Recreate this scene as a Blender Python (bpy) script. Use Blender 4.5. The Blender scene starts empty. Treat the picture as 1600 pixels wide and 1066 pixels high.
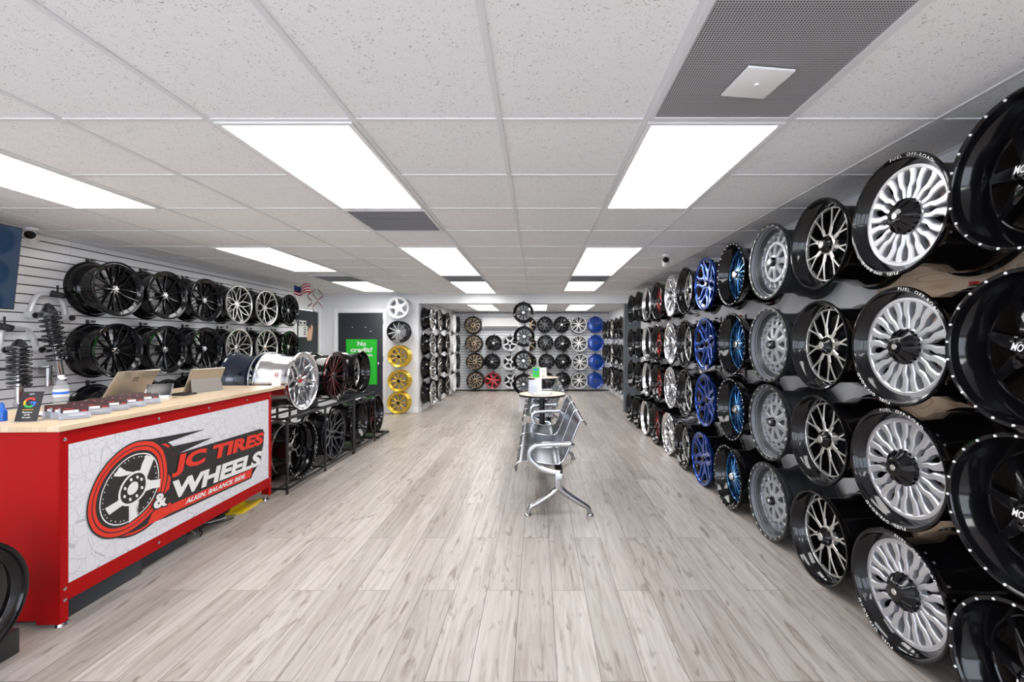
import bpy, bmesh, math, random
from mathutils import Vector, Matrix
random.seed(7)
PI = math.pi
C = bpy.context.scene.collection
SC = bpy.context.scene
# ------------------------------------------------------------------ camera
F = 682.0; CX = 840.0; CY = 534.0; H = 1.38      # measured from the photograph (1600 px wide)
CEIL = H + 0.931
cd = bpy.data.cameras.new('camera'); cam = bpy.data.objects.new('camera', cd); C.objects.link(cam)
cam.location = (0, 0, H); cam.rotation_euler = (PI/2, 0, 0)
cd.sensor_width = 36; cd.lens = F/1600*36; cd.shift_x = -0.025; cd.shift_y = 0.0006
cd.clip_start = 0.05
SC.camera = cam
# ------------------------------------------------------------------ world, exposure
w = bpy.data.worlds.new('daylight'); SC.world = w; w.use_nodes = True
w.node_tree.nodes['Background'].inputs[0].default_value = (0.80, 0.88, 1, 1)
w.node_tree.nodes['Background'].inputs[1].default_value = 4.5
SC.view_settings.view_transform = 'Standard'; SC.view_settings.look = 'None'
SC.view_settings.gamma = 1; SC.view_settings.exposure = 0.5
LIGHT = 7.0          # emission of the ceiling diffusers
XL, XR, YB, YF, YC = -4.17, 2.01, 12.3, -2.6, 8.5    # walls
XI = -2.32                                            # inner left wall of the back bay

# ------------------------------------------------------------------ materials
M = {}
def mat(name, col, rough=.5, metal=0., coat=0., spec=.5, emit=None, trans=0., alpha=1.):
    m = bpy.data.materials.new(name); m.use_nodes = True
    b = m.node_tree.nodes['Principled BSDF']
    b.inputs['Base Color'].default_value = (*col, 1)
    b.inputs['Roughness'].default_value = rough
    b.inputs['Metallic'].default_value = metal
    b.inputs['Coat Weight'].default_value = coat
    b.inputs['Coat Roughness'].default_value = .04
    b.inputs['Specular IOR Level'].default_value = spec
    b.inputs['Transmission Weight'].default_value = trans
    b.inputs['Alpha'].default_value = alpha
    if emit:
        b.inputs['Emission Color'].default_value = (*emit[0], 1); b.inputs['Emission Strength'].default_value = emit[1]
    M[name] = m
    return m
def N(m): return m.node_tree.nodes, m.node_tree.links, m.node_tree.nodes['Principled BSDF']
def bump_noise(m, scale, strength, dist=.002):
    n, l, b = N(m)
    t = n.new('ShaderNodeTexCoord'); s = n.new('ShaderNodeTexNoise'); s.inputs['Scale'].default_value = scale
    p = n.new('ShaderNodeBump'); p.inputs['Strength'].default_value = strength; p.inputs['Distance'].default_value = dist
    l.new(t.outputs['Object'], s.inputs['Vector']); l.new(s.outputs['Fac'], p.inputs['Height']); l.new(p.outputs[0], b.inputs['Normal'])
mat('gloss_black', (.004,.004,.005), .09, 0, 0, .42)
mat('satin_black', (.012,.013,.015), .35, 0, .3)
mat('matte_charcoal', (.035,.038,.045), .42, .3)
mat('black_metal', (.012,.012,.014), .4)
mat('rubber', (.01,.01,.011), .7)
mat('chrome', (.86,.87,.9), .07, 1)
mat('polished', (.72,.73,.76), .2, 1)
mat('brushed', (.66,.67,.71), .32, .75)
mat('machined', (.74,.73,.71), .28, .85)
mat('silver_paint', (.60,.61,.63), .35, .25, .5)
mat('grey_satin', (.25,.265,.29), .36, .5)
mat('grey_face', (.42,.44,.47), .32, .5)
mat('dark_grey_metal', (.10,.105,.12), .35, .7)
mat('blue_metal', (.015,.075,.45), .13, .85, .6)
mat('deep_blue', (.008,.05,.20), .14, .6, 1)
mat('teal_blue', (.03,.17,.38), .2, .85, .6)
mat('blue_paint', (.006,.05,.32), .2, .3, 1)
mat('red_metal', (.38,.02,.02), .2, .8, .6)
mat('dark_red', (.12,.015,.015), .25, .6, .6)
mat('red_paint_wheel', (.50,.004,.008), .2, .5, 1)
mat('gold', (.75,.50,.05), .26, .75, .5)
mat('gold_dark', (.45,.28,.03), .35, .7)
mat('bronze', (.55,.40,.25), .35, .5)
mat('white_paint', (.80,.80,.80), .3, 0, .5)
mat('counter_red', (.40,.002,.003), .45, spec=.15)
mat('white_ink', (.85,.85,.85), .5)
mat('black_ink', (.018,.016,.018), .5)
mat('red_ink', (.75,.035,.015), .5)
mat('white_plastic', (.86,.86,.86), .35)
mat('wall_paint', (.76,.77,.80), .7); bump_noise(M['wall_paint'], 60, .15)
mat('trim_white', (.86,.86,.87), .4)
mat('slat_white', (.86,.87,.89), .35)
mat('groove_dark', (.02,.02,.025), .6)
mat('soffit', (.78,.79,.80), .7)
mat('grid_white', (.74,.74,.76), .45)
mat('door_dark', (.022,.026,.034), .45)
mat('pier_grey', (.10,.12,.14), .5)
mat('green_poster', (.02,.55,.03), .4)
mat('diffuser', (.9,.9,.9), .5, emit=((1,.985,.97), LIGHT))
mat('screen', (.004,.02,.05), .12, 0, 1, emit=((.004,.03,.08), .3))
mat('tablet_back', (.42,.37,.31), .3, .6)
mat('tablet_grey', (.33,.31,.29), .4, .3)
mat('steel', (.30,.31,.34), .22, 1)
mat('alu', (.52,.53,.56), .16, 1)
mat('laminate', (.72,.60,.47), .4)
mat('blue_plastic', (.01,.12,.55), .3)
mat('yellow', (.80,.55,.01), .4)
mat('kick_grey', (.035,.042,.052), .5)
mat('paper', (.82,.82,.82), .6)
mat('paper_tan', (.75,.48,.32), .6)
mat('card_dark', (.06,.02,.02), .35)
mat('card_red', (.35,.02,.02), .4)
mat('spring_black', (.01,.011,.014), .25, 0, .6)
mat('flag_blue', (.02,.04,.18), .5); mat('flag_red', (.6,.03,.04), .5)
mat('g_red', (.85,.05,.03), .5); mat('g_yellow', (.9,.5,.01), .5); mat('g_green', (.03,.45,.08), .5); mat('g_blue', (.03,.18,.8), .5)
mat('ribbon_brown', (.16,.06,.04), .4)
mat('red_cap', (.5,.01,.01), .35)
mat('vent_grey', (.26,.26,.28), .5, .3)
mat('screen_black', (.01,.01,.012), .3)
mat('navy_gloss', (.01,.016,.035), .12, .2, 1)
def clear(name, tint, fac):
    m = bpy.data.materials.new(name); m.use_nodes = True; n = m.node_tree.nodes; l = m.node_tree.links
    b = n['Principled BSDF']; b.inputs['Base Color'].default_value = (*tint, 1); b.inputs['Roughness'].default_value = .05
    t = n.new('ShaderNodeBsdfTransparent'); x = n.new('ShaderNodeMixShader'); x.inputs[0].default_value = fac
    l.new(t.outputs[0], x.inputs[1]); l.new(b.outputs[0], x.inputs[2]); l.new(x.outputs[0], n['Material Output'].inputs[0])
    M[name] = m
clear('acrylic', (.7,.75,.85), .35); clear('bottle_clear', (.75,.8,.85), .18); clear('window_glass', (.8,.85,.9), .08)

def m_floor():
    m = mat('floor_planks', (.5,.46,.42), .36, spec=.35); n, l, b = N(m)
    tc = n.new('ShaderNodeTexCoord'); sp = n.new('ShaderNodeSeparateXYZ'); l.new(tc.outputs['Object'], sp.inputs[0])
    ax = n.new('ShaderNodeMath'); ax.operation = 'ADD'; ax.inputs[1].default_value = .10; l.new(sp.outputs['X'], ax.inputs[0])
    ay = n.new('ShaderNodeMath'); ay.operation = 'ADD'; ay.inputs[1].default_value = 7.98; l.new(sp.outputs['Y'], ay.inputs[0])
    cb = n.new('ShaderNodeCombineXYZ'); l.new(ay.outputs[0], cb.inputs[0]); l.new(ax.outputs[0], cb.inputs[1])
    br = n.new('ShaderNodeTexBrick'); br.offset = .5; br.offset_frequency = 2; br.squash = 1
    br.inputs['Scale'].default_value = 1; br.inputs['Brick Width'].default_value = 1.30; br.inputs['Row Height'].default_value = .18
    br.inputs['Mortar Size'].default_value = .0018; br.inputs['Mortar Smooth'].default_value = .3
    br.inputs['Color1'].default_value = (0,0,0,1); br.inputs['Color2'].default_value = (1,1,1,1); br.inputs['Mortar'].default_value = (.5,.5,.5,1)
    l.new(cb.outputs[0], br.inputs['Vector'])
    # per plank shift of the grain
    sh = n.new('ShaderNodeVectorMath'); sh.operation = 'MULTIPLY_ADD'; sh.inputs[1].default_value = (17,9,5)
    mp = n.new('ShaderNodeMapping'); mp.inputs['Scale'].default_value = (15, .9, 1)
    l.new(tc.outputs['Object'], mp.inputs[0]); l.new(br.outputs['Color'], sh.inputs[0]); l.new(mp.outputs[0], sh.inputs[2])
    g1 = n.new('ShaderNodeTexNoise'); g1.inputs['Scale'].default_value = 2.2; g1.inputs['Detail'].default_value = 8; g1.inputs['Roughness'].default_value = .62; g1.inputs['Distortion'].default_value = .6
    l.new(sh.outputs[0], g1.inputs['Vector'])
    mp2 = n.new('ShaderNodeMapping'); mp2.inputs['Scale'].default_value = (.9, 2.6, 1); l.new(sh.outputs[0], mp2.inputs[0])
    g2 = n.new('ShaderNodeTexNoise'); g2.inputs['Scale'].default_value = 1.3; g2.inputs['Detail'].default_value = 9; g2.inputs['Distortion'].default_value = 1.8
    l.new(mp2.outputs[0], g2.inputs['Vector'])
    r1 = n.new('ShaderNodeValToRGB'); e = r1.color_ramp.elements
    e[0].position = .30; e[0].color = (.33,.29,.25,1); e[1].position = .60; e[1].color = (.50,.462,.425,1)
    l.new(g1.outputs['Fac'], r1.inputs[0])
    r2 = n.new('ShaderNodeValToRGB'); e = r2.color_ramp.elements
    e[0].position = .58; e[0].color = (0,0,0,1); e[1].position = .70; e[1].color = (1,1,1,1); l.new(g2.outputs['Fac'], r2.inputs[0])
    mx = n.new('ShaderNodeMixRGB'); mx.inputs[2].default_value = (.20,.16,.13,1); l.new(r1.outputs[0], mx.inputs[1])
    k = n.new('ShaderNodeMath'); k.operation = 'MULTIPLY'; k.inputs[1].default_value = .75; l.new(r2.outputs[0], k.inputs[0]); l.new(k.outputs[0], mx.inputs[0])
    tone = n.new('ShaderNodeMixRGB'); tone.blend_type = 'MULTIPLY'; tone.inputs[0].default_value = 1
    r3 = n.new('ShaderNodeValToRGB'); e = r3.color_ramp.elements; e[0].color = (.80,.785,.775,1); e[1].color = (1.05,1.05,1.06,1)
    l.new(br.outputs['Color'], r3.inputs[0]); l.new(mx.outputs[0], tone.inputs[1]); l.new(r3.outputs[0], tone.inputs[2])
    mo = n.new('ShaderNodeMixRGB'); mo.inputs[2].default_value = (.15,.12,.10,1); l.new(br.outputs['Fac'], mo.inputs[0]); l.new(tone.outputs[0], mo.inputs[1])
    l.new(mo.outputs[0], b.inputs['Base Color'])
m_floor()
def m_tile():
    m = mat('ceiling_tile', (.86,.86,.87), .9, spec=.1); n, l, b = N(m)
    tc = n.new('ShaderNodeTexCoord')
    v = n.new('ShaderNodeTexNoise'); v.inputs['Scale'].default_value = 70; v.inputs['Detail'].default_value = 2; v.inputs['Distortion'].default_value = 2.5
    l.new(tc.outputs['Object'], v.inputs['Vector'])
    r = n.new('ShaderNodeValToRGB'); e = r.color_ramp.elements; e[0].position = .63; e[0].color = (.86,.86,.87,1); e[1].position = .69; e[1].color = (.36,.36,.36,1)
    l.new(v.outputs['Fac'], r.inputs[0]); l.new(r.outputs[0], b.inputs['Base Color'])
m_tile()
def m_plain_tile():
    m = mat('ceiling_tile_plain', (.84,.84,.85), .9, spec=.1); bump_noise(m, 200, .2)
m_plain_tile()
def m_ply():
    m = mat('plywood', (.62,.46,.32), .5); n, l, b = N(m)
    tc = n.new('ShaderNodeTexCoord'); mp = n.new('ShaderNodeMapping'); mp.inputs['Scale'].default_value = (1, 1.1, 3.2)
    l.new(tc.outputs['Object'], mp.inputs[0])
    no = n.new('ShaderNodeTexNoise'); no.inputs['Scale'].default_value = 1.1; no.inputs['Detail'].default_value = 2; no.inputs['Distortion'].default_value = .7
    l.new(mp.outputs[0], no.inputs['Vector'])
    k = n.new('ShaderNodeMath'); k.operation = 'MULTIPLY'; k.inputs[1].default_value = 15; l.new(no.outputs['Fac'], k.inputs[0])
    fr = n.new('ShaderNodeMath'); fr.operation = 'FRACT'; l.new(k.outputs[0], fr.inputs[0])
    r = n.new('ShaderNodeValToRGB'); e = r.color_ramp.elements; e[0].position = 0; e[0].color = (.66,.52,.39,1); e[1].position = 1; e[1].color = (.45,.30,.19,1)
    x = e.new(.7); x.color = (.62,.47,.34,1)
    l.new(fr.outputs[0], r.inputs[0]); l.new(r.outputs[0], b.inputs['Base Color'])
m_ply()
def m_butcher():
    m = mat('butcher_block', (.72,.55,.36), .35); n, l, b = N(m)
    tc = n.new('ShaderNodeTexCoord'); br = n.new('ShaderNodeTexBrick'); br.offset = .37
    mp = n.new('ShaderNodeMapping'); mp.inputs['Rotation'].default_value = (0,0,PI/2); l.new(tc.outputs['Object'], mp.inputs[0])
    for k, v in (('Scale',1),('Brick Width',.5),('Row Height',.035),('Mortar Size',.0006)): br.inputs[k].default_value = v
    br.inputs['Color1'].default_value = (.74,.60,.42,1); br.inputs['Color2'].default_value = (.64,.48,.31,1); br.inputs['Mortar'].default_value = (.45,.32,.2,1)
    l.new(mp.outputs[0], br.inputs['Vector']); l.new(br.outputs['Color'], b.inputs['Base Color'])
m_butcher()
def m_sign():
    m = mat('sign_panel', (.72,.73,.78), .45); n, l, b = N(m)
    tc = n.new('ShaderNodeTexCoord'); out = None
    for sc, off in ((15, 0), (12.3, 3.1)):
        mp = n.new('ShaderNodeMapping'); mp.inputs['Location'].default_value = (off, off, off); l.new(tc.outputs['Object'], mp.inputs[0])
        v = n.new('ShaderNodeTexVoronoi'); v.feature = 'DISTANCE_TO_EDGE'; v.inputs['Scale'].default_value = sc; l.new(mp.outputs[0], v.inputs['Vector'])
        c = n.new('ShaderNodeMath'); c.operation = 'LESS_THAN'; c.inputs[1].default_value = .012; l.new(v.outputs['Distance'], c.inputs[0])
        if out is None: out = c
        else:
            a = n.new('ShaderNodeMath'); a.operation = 'MAXIMUM'; l.new(out.outputs[0], a.inputs[0]); l.new(c.outputs[0], a.inputs[1]); out = a
    x = n.new('ShaderNodeMixRGB'); x.inputs[1].default_value = (.74,.75,.80,1); x.inputs[2].default_value = (.52,.53,.58,1)
    l.new(out.outputs[0], x.inputs[0]); l.new(x.outputs[0], b.inputs['Base Color'])
m_sign()
def m_perf(name, sc, c0, c1, metal, rough, rad=.28):
    m = mat(name, c0, rough, metal); n, l, b = N(m)
    tc = n.new('ShaderNodeTexCoord'); s = n.new('ShaderNodeVectorMath'); s.operation = 'SCALE'; s.inputs['Scale'].default_value = sc
    l.new(tc.outputs['Object'], s.inputs[0]); f = n.new('ShaderNodeVectorMath'); f.operation = 'FRACTION'; l.new(s.outputs[0], f.inputs[0])
    d = n.new('ShaderNodeVectorMath'); d.operation = 'SUBTRACT'; d.inputs[1].default_value = (.5,.5,.5); l.new(f.outputs[0], d.inputs[0])
    z = n.new('ShaderNodeVectorMath'); z.operation = 'MULTIPLY'; z.inputs[1].default_value = (1,1,0); l.new(d.outputs[0], z.inputs[0])
    ln = n.new('ShaderNodeVectorMath'); ln.operation = 'LENGTH'; l.new(z.outputs[0], ln.inputs[0])
    c = n.new('ShaderNodeMath'); c.operation = 'LESS_THAN'; c.inputs[1].default_value = rad; l.new(ln.outputs['Value'], c.inputs[0])
    x = n.new('ShaderNodeMixRGB'); x.inputs[1].default_value = (*c0,1); x.inputs[2].default_value = (*c1,1); l.new(c.outputs[0], x.inputs[0]); l.new(x.outputs[0], b.inputs['Base Color'])
m_perf('vent_mesh', 115, (.48,.48,.50), (.05,.05,.055), .1, .5, .36)
m_perf('seat_steel', 60, (.19,.21,.25), (.03,.03,.04), .95, .22, .2)

# ------------------------------------------------------------------ mesh helpers
def finish(bm, name, mats, ang=32):
    bmesh.ops.recalc_face_normals(bm, faces=bm.faces)
    me = bpy.data.meshes.new(name); bm.to_mesh(me); bm.free()
    for m in (mats if isinstance(mats, (list, tuple)) else [mats]): me.materials.append(M[m])
    me.shade_smooth(); me.set_sharp_from_angle(angle=math.radians(ang))
    return me
def link(name, me, parent=None, loc=None, rot=None):
    o = bpy.data.objects.new(name, me); C.objects.link(o)
    if parent: o.parent = parent
    if loc is not None: o.location = loc
    if rot is not None: o.rotation_euler = rot
    return o
def obj(name, bm, mats, parent=None, loc=None, rot=None, ang=32, label=None):
    o = link(name, finish(bm, name, mats, ang), parent, loc, rot)
    if label: o['label'] = label
    return o
def struct(name, bm, mats, parent=None):
    o = obj(name, bm, mats, parent)
    if not parent: o['kind'] = 'structure'
    return o
def tag(o, label, cat, group=None):
    o['label'] = label; o['category'] = cat
    if group: o['group'] = group
    return o
def thing(name, label, cat, loc=(0,0,0), rot=(0,0,0), group=None):
    o = link(name, None, None, loc, rot); return tag(o, label, cat, group)
def dup(root, loc, rot, label, group=None):
    r = root.copy(); C.objects.link(r); r.location = loc; r.rotation_euler = rot; r['label'] = label
    if group: r['group'] = group
    for ch in list(root.children):
        c = ch.copy(); C.objects.link(c); c.parent = r
        for g in ch.children:
            d = g.copy(); C.objects.link(d); d.parent = c
    return r
def B(): return bmesh.new()
def box(bm, a, b, mi=0, bev=0, mtx=None):
    """box between corners a and b"""
    c = [(a[i]+b[i])/2 for i in range(3)]; s = [abs(b[i]-a[i]) for i in range(3)]
    t = bmesh.new()
    bmesh.ops.create_cube(t, size=1, matrix=Matrix.Translation(c) @ Matrix.Diagonal((*s, 1)))
    if bev: bmesh.ops.bevel(t, geom=list(t.edges), offset=bev, segments=2, affect='EDGES', profile=.6)
    merge(bm, t, mi, mtx)
def merge(bm, t, mi=0, mtx=None):
    vs = {}
    for v in t.verts: vs[v] = bm.verts.new((mtx @ v.co) if mtx else v.co)
    for f in t.faces:
        try:
            nf = bm.faces.new([vs[v] for v in f.verts]); nf.material_index = mi
        except ValueError: pass
    t.free()
def cyl(bm, p0, p1, r0, r1=None, seg=20, mi=0, caps=True):
    r1 = r0 if r1 is None else r1; p0 = Vector(p0); p1 = Vector(p1); d = (p1-p0)
    q = d.to_track_quat('Z', 'Y'); L = []
    for p, r in ((p0, r0), (p1, r1)):
        L.append([bm.verts.new(p + q @ Vector((r*math.cos(2*PI*i/seg), r*math.sin(2*PI*i/seg), 0))) for i in range(seg)])
    for i in range(seg):
        f = bm.faces.new((L[0][i], L[0][(i+1)%seg], L[1][(i+1)%seg], L[1][i])); f.material_index = mi
    if caps:
        for k in (0, 1):
            f = bm.faces.new(L[k]); f.material_index = mi
def lathe(bm, prof, seg=48, axis='X', mi=0, closed=True, c=(0,0,0), mis=None):
    """prof: (axial, radius) points"""
    rings = []
    for a, r in prof:
        ring = []
        for i in range(seg):
            t = 2*PI*i/seg; u, v = r*math.cos(t), r*math.sin(t)
            p = (a, u, v) if axis == 'X' else ((u, v, a) if axis == 'Z' else (v, a, u))
            ring.append(bm.verts.new((p[0]+c[0], p[1]+c[1], p[2]+c[2])))
        rings.append(ring)
    n = len(prof)
    for k in range(n if closed else n-1):
        A, Bq = rings[k], rings[(k+1)%n]
        for i in range(seg):
            f = bm.faces.new((A[i], A[(i+1)%seg], Bq[(i+1)%seg], Bq[i])); f.material_index = mis[k] if mis else mi
    return rings
def lathe_solid(bm, prof, seg=32, axis='Z', mi=0, c=(0,0,0)):
    r = lathe(bm, prof, seg, axis, mi, False, c)
    for k in (0, -1):
        f = bm.faces.new(r[k]); f.material_index = mi
def tube(bm, pts, r, seg=10, mi=0, closed=False, flat=1.0):
    pts = [Vector(p) for p in pts]; n = len(pts); rings = []; up = None
    for i, p in enumerate(pts):
        a = pts[(i-1)%n] if (closed or i > 0) else p; b = pts[(i+1)%n] if (closed or i < n-1) else p
        t = (b-a).normalized()
        if up is None: up = Vector((0,0,1)) if abs(t.z) < .9 else Vector((1,0,0))
        s = t.cross(up).normalized(); up = s.cross(t).normalized()
        rr = r[i] if isinstance(r, (list, tuple)) else r
        rings.append([bm.verts.new(p + s*rr*math.cos(2*PI*k/seg) + up*rr*flat*math.sin(2*PI*k/seg)) for k in range(seg)])
    for i in range(n if closed else n-1):
        A, Bq = rings[i], rings[(i+1)%n]
        for k in range(seg):
            f = bm.faces.new((A[k], A[(k+1)%seg], Bq[(k+1)%seg], Bq[k])); f.material_index = mi
    if not closed:
        for k in (0, -1):
            f = bm.faces.new(rings[k]); f.material_index = mi
def smooth_path(pts, n=6):
    P = [Vector(p) for p in pts]; out = []
    for i in range(len(P)-1):
        p0 = P[max(i-1,0)]; p1 = P[i]; p2 = P[i+1]; p3 = P[min(i+2,len(P)-1)]
        for k in range(n):
            t = k/n
            out.append(.5*((2*p1) + (-p0+p2)*t + (2*p0-5*p1+4*p2-p3)*t*t + (-p0+3*p1-3*p2+p3)*t**3))
    out.append(P[-1]); return out
def prism(bm, poly, d, mi=0, fn=None):
    """poly: 2D points, fn(u, v, w) -> 3D; thickness d"""
    a = [bm.verts.new(fn(u, v, 0)) for u, v in poly]; b = [bm.verts.new(fn(u, v, d)) for u, v in poly]; n = len(poly)
    for L in (a, b):
        f = bm.faces.new(L); f.material_index = mi
    for i in range(n):
        f = bm.faces.new((a[i], a[(i+1)%n], b[(i+1)%n], b[i])); f.material_index = mi
def text_mesh(s, shear=0, bold=0, space=1, res=3):
    """flat outline of a word as (verts, faces), normalised to the box 0..1 x 0..1; also its aspect"""
    cu = bpy.data.curves.new('lettering', 'FONT'); cu.body = s; cu.shear = shear; cu.offset = bold; cu.space_character = space; cu.resolution_u = res; cu.fill_mode = 'FRONT'
    o = bpy.data.objects.new('lettering', cu); C.objects.link(o)
    dg = bpy.context.evaluated_depsgraph_get(); me = bpy.data.meshes.new_from_object(o.evaluated_get(dg))
    vs = [tuple(v.co) for v in me.vertices]; fs = [tuple(p.vertices) for p in me.polygons]
    bpy.data.objects.remove(o); bpy.data.curves.remove(cu); bpy.data.meshes.remove(me)
    x0 = min(v[0] for v in vs); x1 = max(v[0] for v in vs); y0 = min(v[1] for v in vs); y1 = max(v[1] for v in vs)
    return [((v[0]-x0)/(x1-x0), (v[1]-y0)/(y1-y0)) for v in vs], fs, (x1-x0)/(y1-y0)
TXT = {}
def put_text(bm, s, fn, mi=0, **k):
    key = (s, tuple(sorted(k.items())))
    if key not in TXT: TXT[key] = text_mesh(s, **k)
    vs, fs, asp = TXT[key]
    V = [bm.verts.new(fn(u, v)) for u, v in vs]
    for f in fs:
        try: bm.faces.new([V[i] for i in f]).material_index = mi
        except ValueError: pass
    return asp

# ------------------------------------------------------------------ room shell
bm = B(); box(bm, (XL-.1, YF-.1, -.1), (XR+.1, YB+.1, 0)); struct('floor', bm, 'floor_planks')
bm = B(); box(bm, (XL-.1, YF-.1, CEIL), (XR+.1, YC+.1, CEIL+.1)); struct('ceiling', bm, 'ceiling_tile')
CE2 = H + .83
bm = B(); box(bm, (XI-.1, YC+.05, CE2), (XR+.1, YB+.1, CE2+.1)); struct('ceiling', bm, 'ceiling_tile_plain')
# left slatwall: backing with slats, then painted wall with the door opening at its far end
def slats(bm, fn, a0, a1, z0, z1, seam=2.44, ref=3.9):
    cuts = sorted([a0] + [ref+seam*k for k in range(-6, 7) if a0 < ref+seam*k < a1] + [a1])
    z = z0
    while z < z1-.01:
        zt = min(z+.0665, z1)
        for i in range(len(cuts)-1):
            fn(bm, cuts[i]+.0012, cuts[i+1]-.0012, z, zt)
        z += .0762
SLE = 7.47
bm = B(); box(bm, (XL-.1, YF, 0), (XL-.012, SLE, CEIL), 1)
slats(bm, lambda b, a0, a1, z0, z1: box(b, (XL-.012, a0, z0), (XL, a1, z1), 0), YF, SLE, .02, CEIL-.035)
box(bm, (XL-.012, YF, CEIL-.03), (XL, SLE, CEIL), 0)
struct('wall_left', bm, ['slat_white', 'groove_dark'])
D1a, D1b, D1z = 7.53, 8.29, 1.97
bm = B()
box(bm, (XL-.1, SLE, 0), (XL, D1a-.06, CEIL)); box(bm, (XL-.1, D1b+.0, 0), (XL, YC+.1, CEIL)); box(bm, (XL-.1, D1a-.06, D1z), (XL, D1b, CEIL))
struct('wall_left', bm, 'wall_paint')
mat('wall_bright', (.88,.88,.90), .6)
bm = B(); box(bm, (XR, YF, 0), (XR+.1, YB, CEIL)); struct('wall_right', bm, 'wall_bright')
# back wall: slatwall
bm = B(); box(bm, (XI-.1, YB, 0), (XR+.1, YB+.1, CEIL), 1)
slats(bm, lambda b, a0, a1, z0, z1: box(b, (a0, YB-.012, z0), (a1, YB, z1), 0), XI, XR, .03, CE2-.02, 2.44, .3)
struct('wall_back', bm, ['slat_white', 'groove_dark'])
# cross wall with the opening to the back bay, header above it
D2a, D2b, D2z = -3.89, -3.01, 1.945
bm = B()
box(bm, (XL-.1, YC, 0), (D2a, YC+.12, CEIL)); box(bm, (D2b, YC, 0), (XI, YC+.12, CEIL)); box(bm, (D2a, YC, D2z), (D2b, YC+.12, CEIL))
struct('wall_back', bm, 'wall_paint')
HB = H + .745
bm = B(); box(bm, (XI, YC, HB), (XR, YC+.3, CEIL)); struct('trim_1', bm, 'soffit')
bm = B(); box(bm, (XI-.1, YC+.12, 0), (XI, YB, CEIL)); struct('wall_left', bm, 'wall_paint')
bm = B(); box(bm, (1.69, YC, 0), (XR, YC+.12, HB)); struct('wall_right', bm, 'pier_grey')
bm = B(); box(bm, (-.36, YC, 0), (-.17, YC+.2, HB), 0, .004); struct('trim_2', bm, 'trim_white')
# front wall behind the camera: shop windows and glass door
bm = B(); op = [(-4.0,-2.3), (-2.15,-.45), (-.30,1.85)]; x = XL
for a, b_ in op:
    box(bm, (x, YF-.1, 0), (a, YF, CEIL)); box(bm, (a, YF-.1, 0), (b_, YF, .15)); box(bm, (a, YF-.1, 2.22), (b_, YF, CEIL)); x = b_
box(bm, (x, YF-.1, 0), (XR, YF, CEIL)); struct('wall_front', bm, 'wall_paint')
for i, (a, b_) in enumerate(op):
    bm = B()
    for q in ((a, .15, a+.05, 2.22), (b_-.05, .15, b_, 2.22), (a+.05, .15, b_-.05, .2), (a+.05, 2.17, b_-.05, 2.22)): box(bm, (q[0], YF-.07, q[1]), (q[2], YF-.02, q[3]))
    o = struct('window_%d' % (i+1), bm, 'trim_white')
    bm = B(); box(bm, (a+.05, YF-.05, .2), (b_-.05, YF-.044, 2.17)); obj('window_pane', bm, 'window_glass', o)
# baseboards
bm = B(); box(bm, (D2b+.09, YC-.012, 0), (XI, YC, .10)); box(bm, (XL, YC-.012, 0), (D2a-.09, YC, .10)); struct('baseboard_back', bm, 'trim_white')
bm = B(); box(bm, (XI, YC+.12, 0), (XI+.012, YB-.02, .08)); struct('baseboard_left', bm, 'trim_white')
# ceiling grid
cols = [-.16+.61*k for k in range(-6, 4)]; rows = [.605, -.615, -1.835] + [1.825+.61*k for k in range(0, 11)]
bm = B()
for x in cols: box(bm, (x-.011, YF, CEIL-.006), (x+.011, YC, CEIL))
box(bm, (XL, YF, CEIL-.022), (XL+.02, YC, CEIL)); box(bm, (XR-.02, YF, CEIL-.006), (XR, YC, CEIL))
struct('trim_3', bm, 'grid_white')
bm = B()
for y in rows: box(bm, (XL, y-.009, CEIL-.005), (XR, y+.009, CEIL))
struct('trim_4', bm, 'grid_white')
bm = B()
for k in range(6):
    box(bm, (XI, 9.1+.61*k-.008, CE2-.005), (XR, 9.1+.61*k+.008, CE2))
for x in cols[3:]: box(bm, (x-.009, YC+.3, CE2-.006), (x+.009, YB-.02, CE2))
struct('trim_5', bm, 'grid_white')

# door frames and doors
def door(name, a, b, z, fn, leafmat):
    bm = B()
    for q in ((a-.075, 0, a, z+.075), (b, 0, b+.075, z+.075), (a, z, b, z+.075)):
        p0, p1 = fn(q[0], q[1], -.012), fn(q[2], q[3], .02); box(bm, p0, p1, 0, .003)
    f = struct(name, bm, 'trim_white')
    bm = B(); box(bm, fn(a+.004, .01, -.045), fn(b-.004, z-.004, -.01), 0, .003); obj('door_leaf', bm, leafmat, f, label='dark charcoal door leaf')
    return f
fL = lambda a, z, d: (XL+d, a, z)
fC = lambda a, z, d: (a, YC-d, z)
d1 = door('door_1', D1a, D1b, D1z-.02, fL, 'door_dark'); d2 = door('door_2', D2a, D2b, D2z, fC, 'door_dark')
bm = B(); cyl(bm, fC(D2b-.07, .95, -.01), fC(D2b-.07, .95, .05), .012); lathe_solid(bm, [(0,.012),(.01,.028),(.04,.028),(.05,.015)], 20, 'Y', 0, (D2b-.07, YC-.09, .95)); obj('door_knob', bm, 'alu', d2)
bm = B()
for z in (.25, 1.0, 1.72): box(bm, fC(D2b-.006, z, -.008), fC(D2b+.012, z+.1, .025))
obj('hinge', bm, 'alu', d2)

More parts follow.
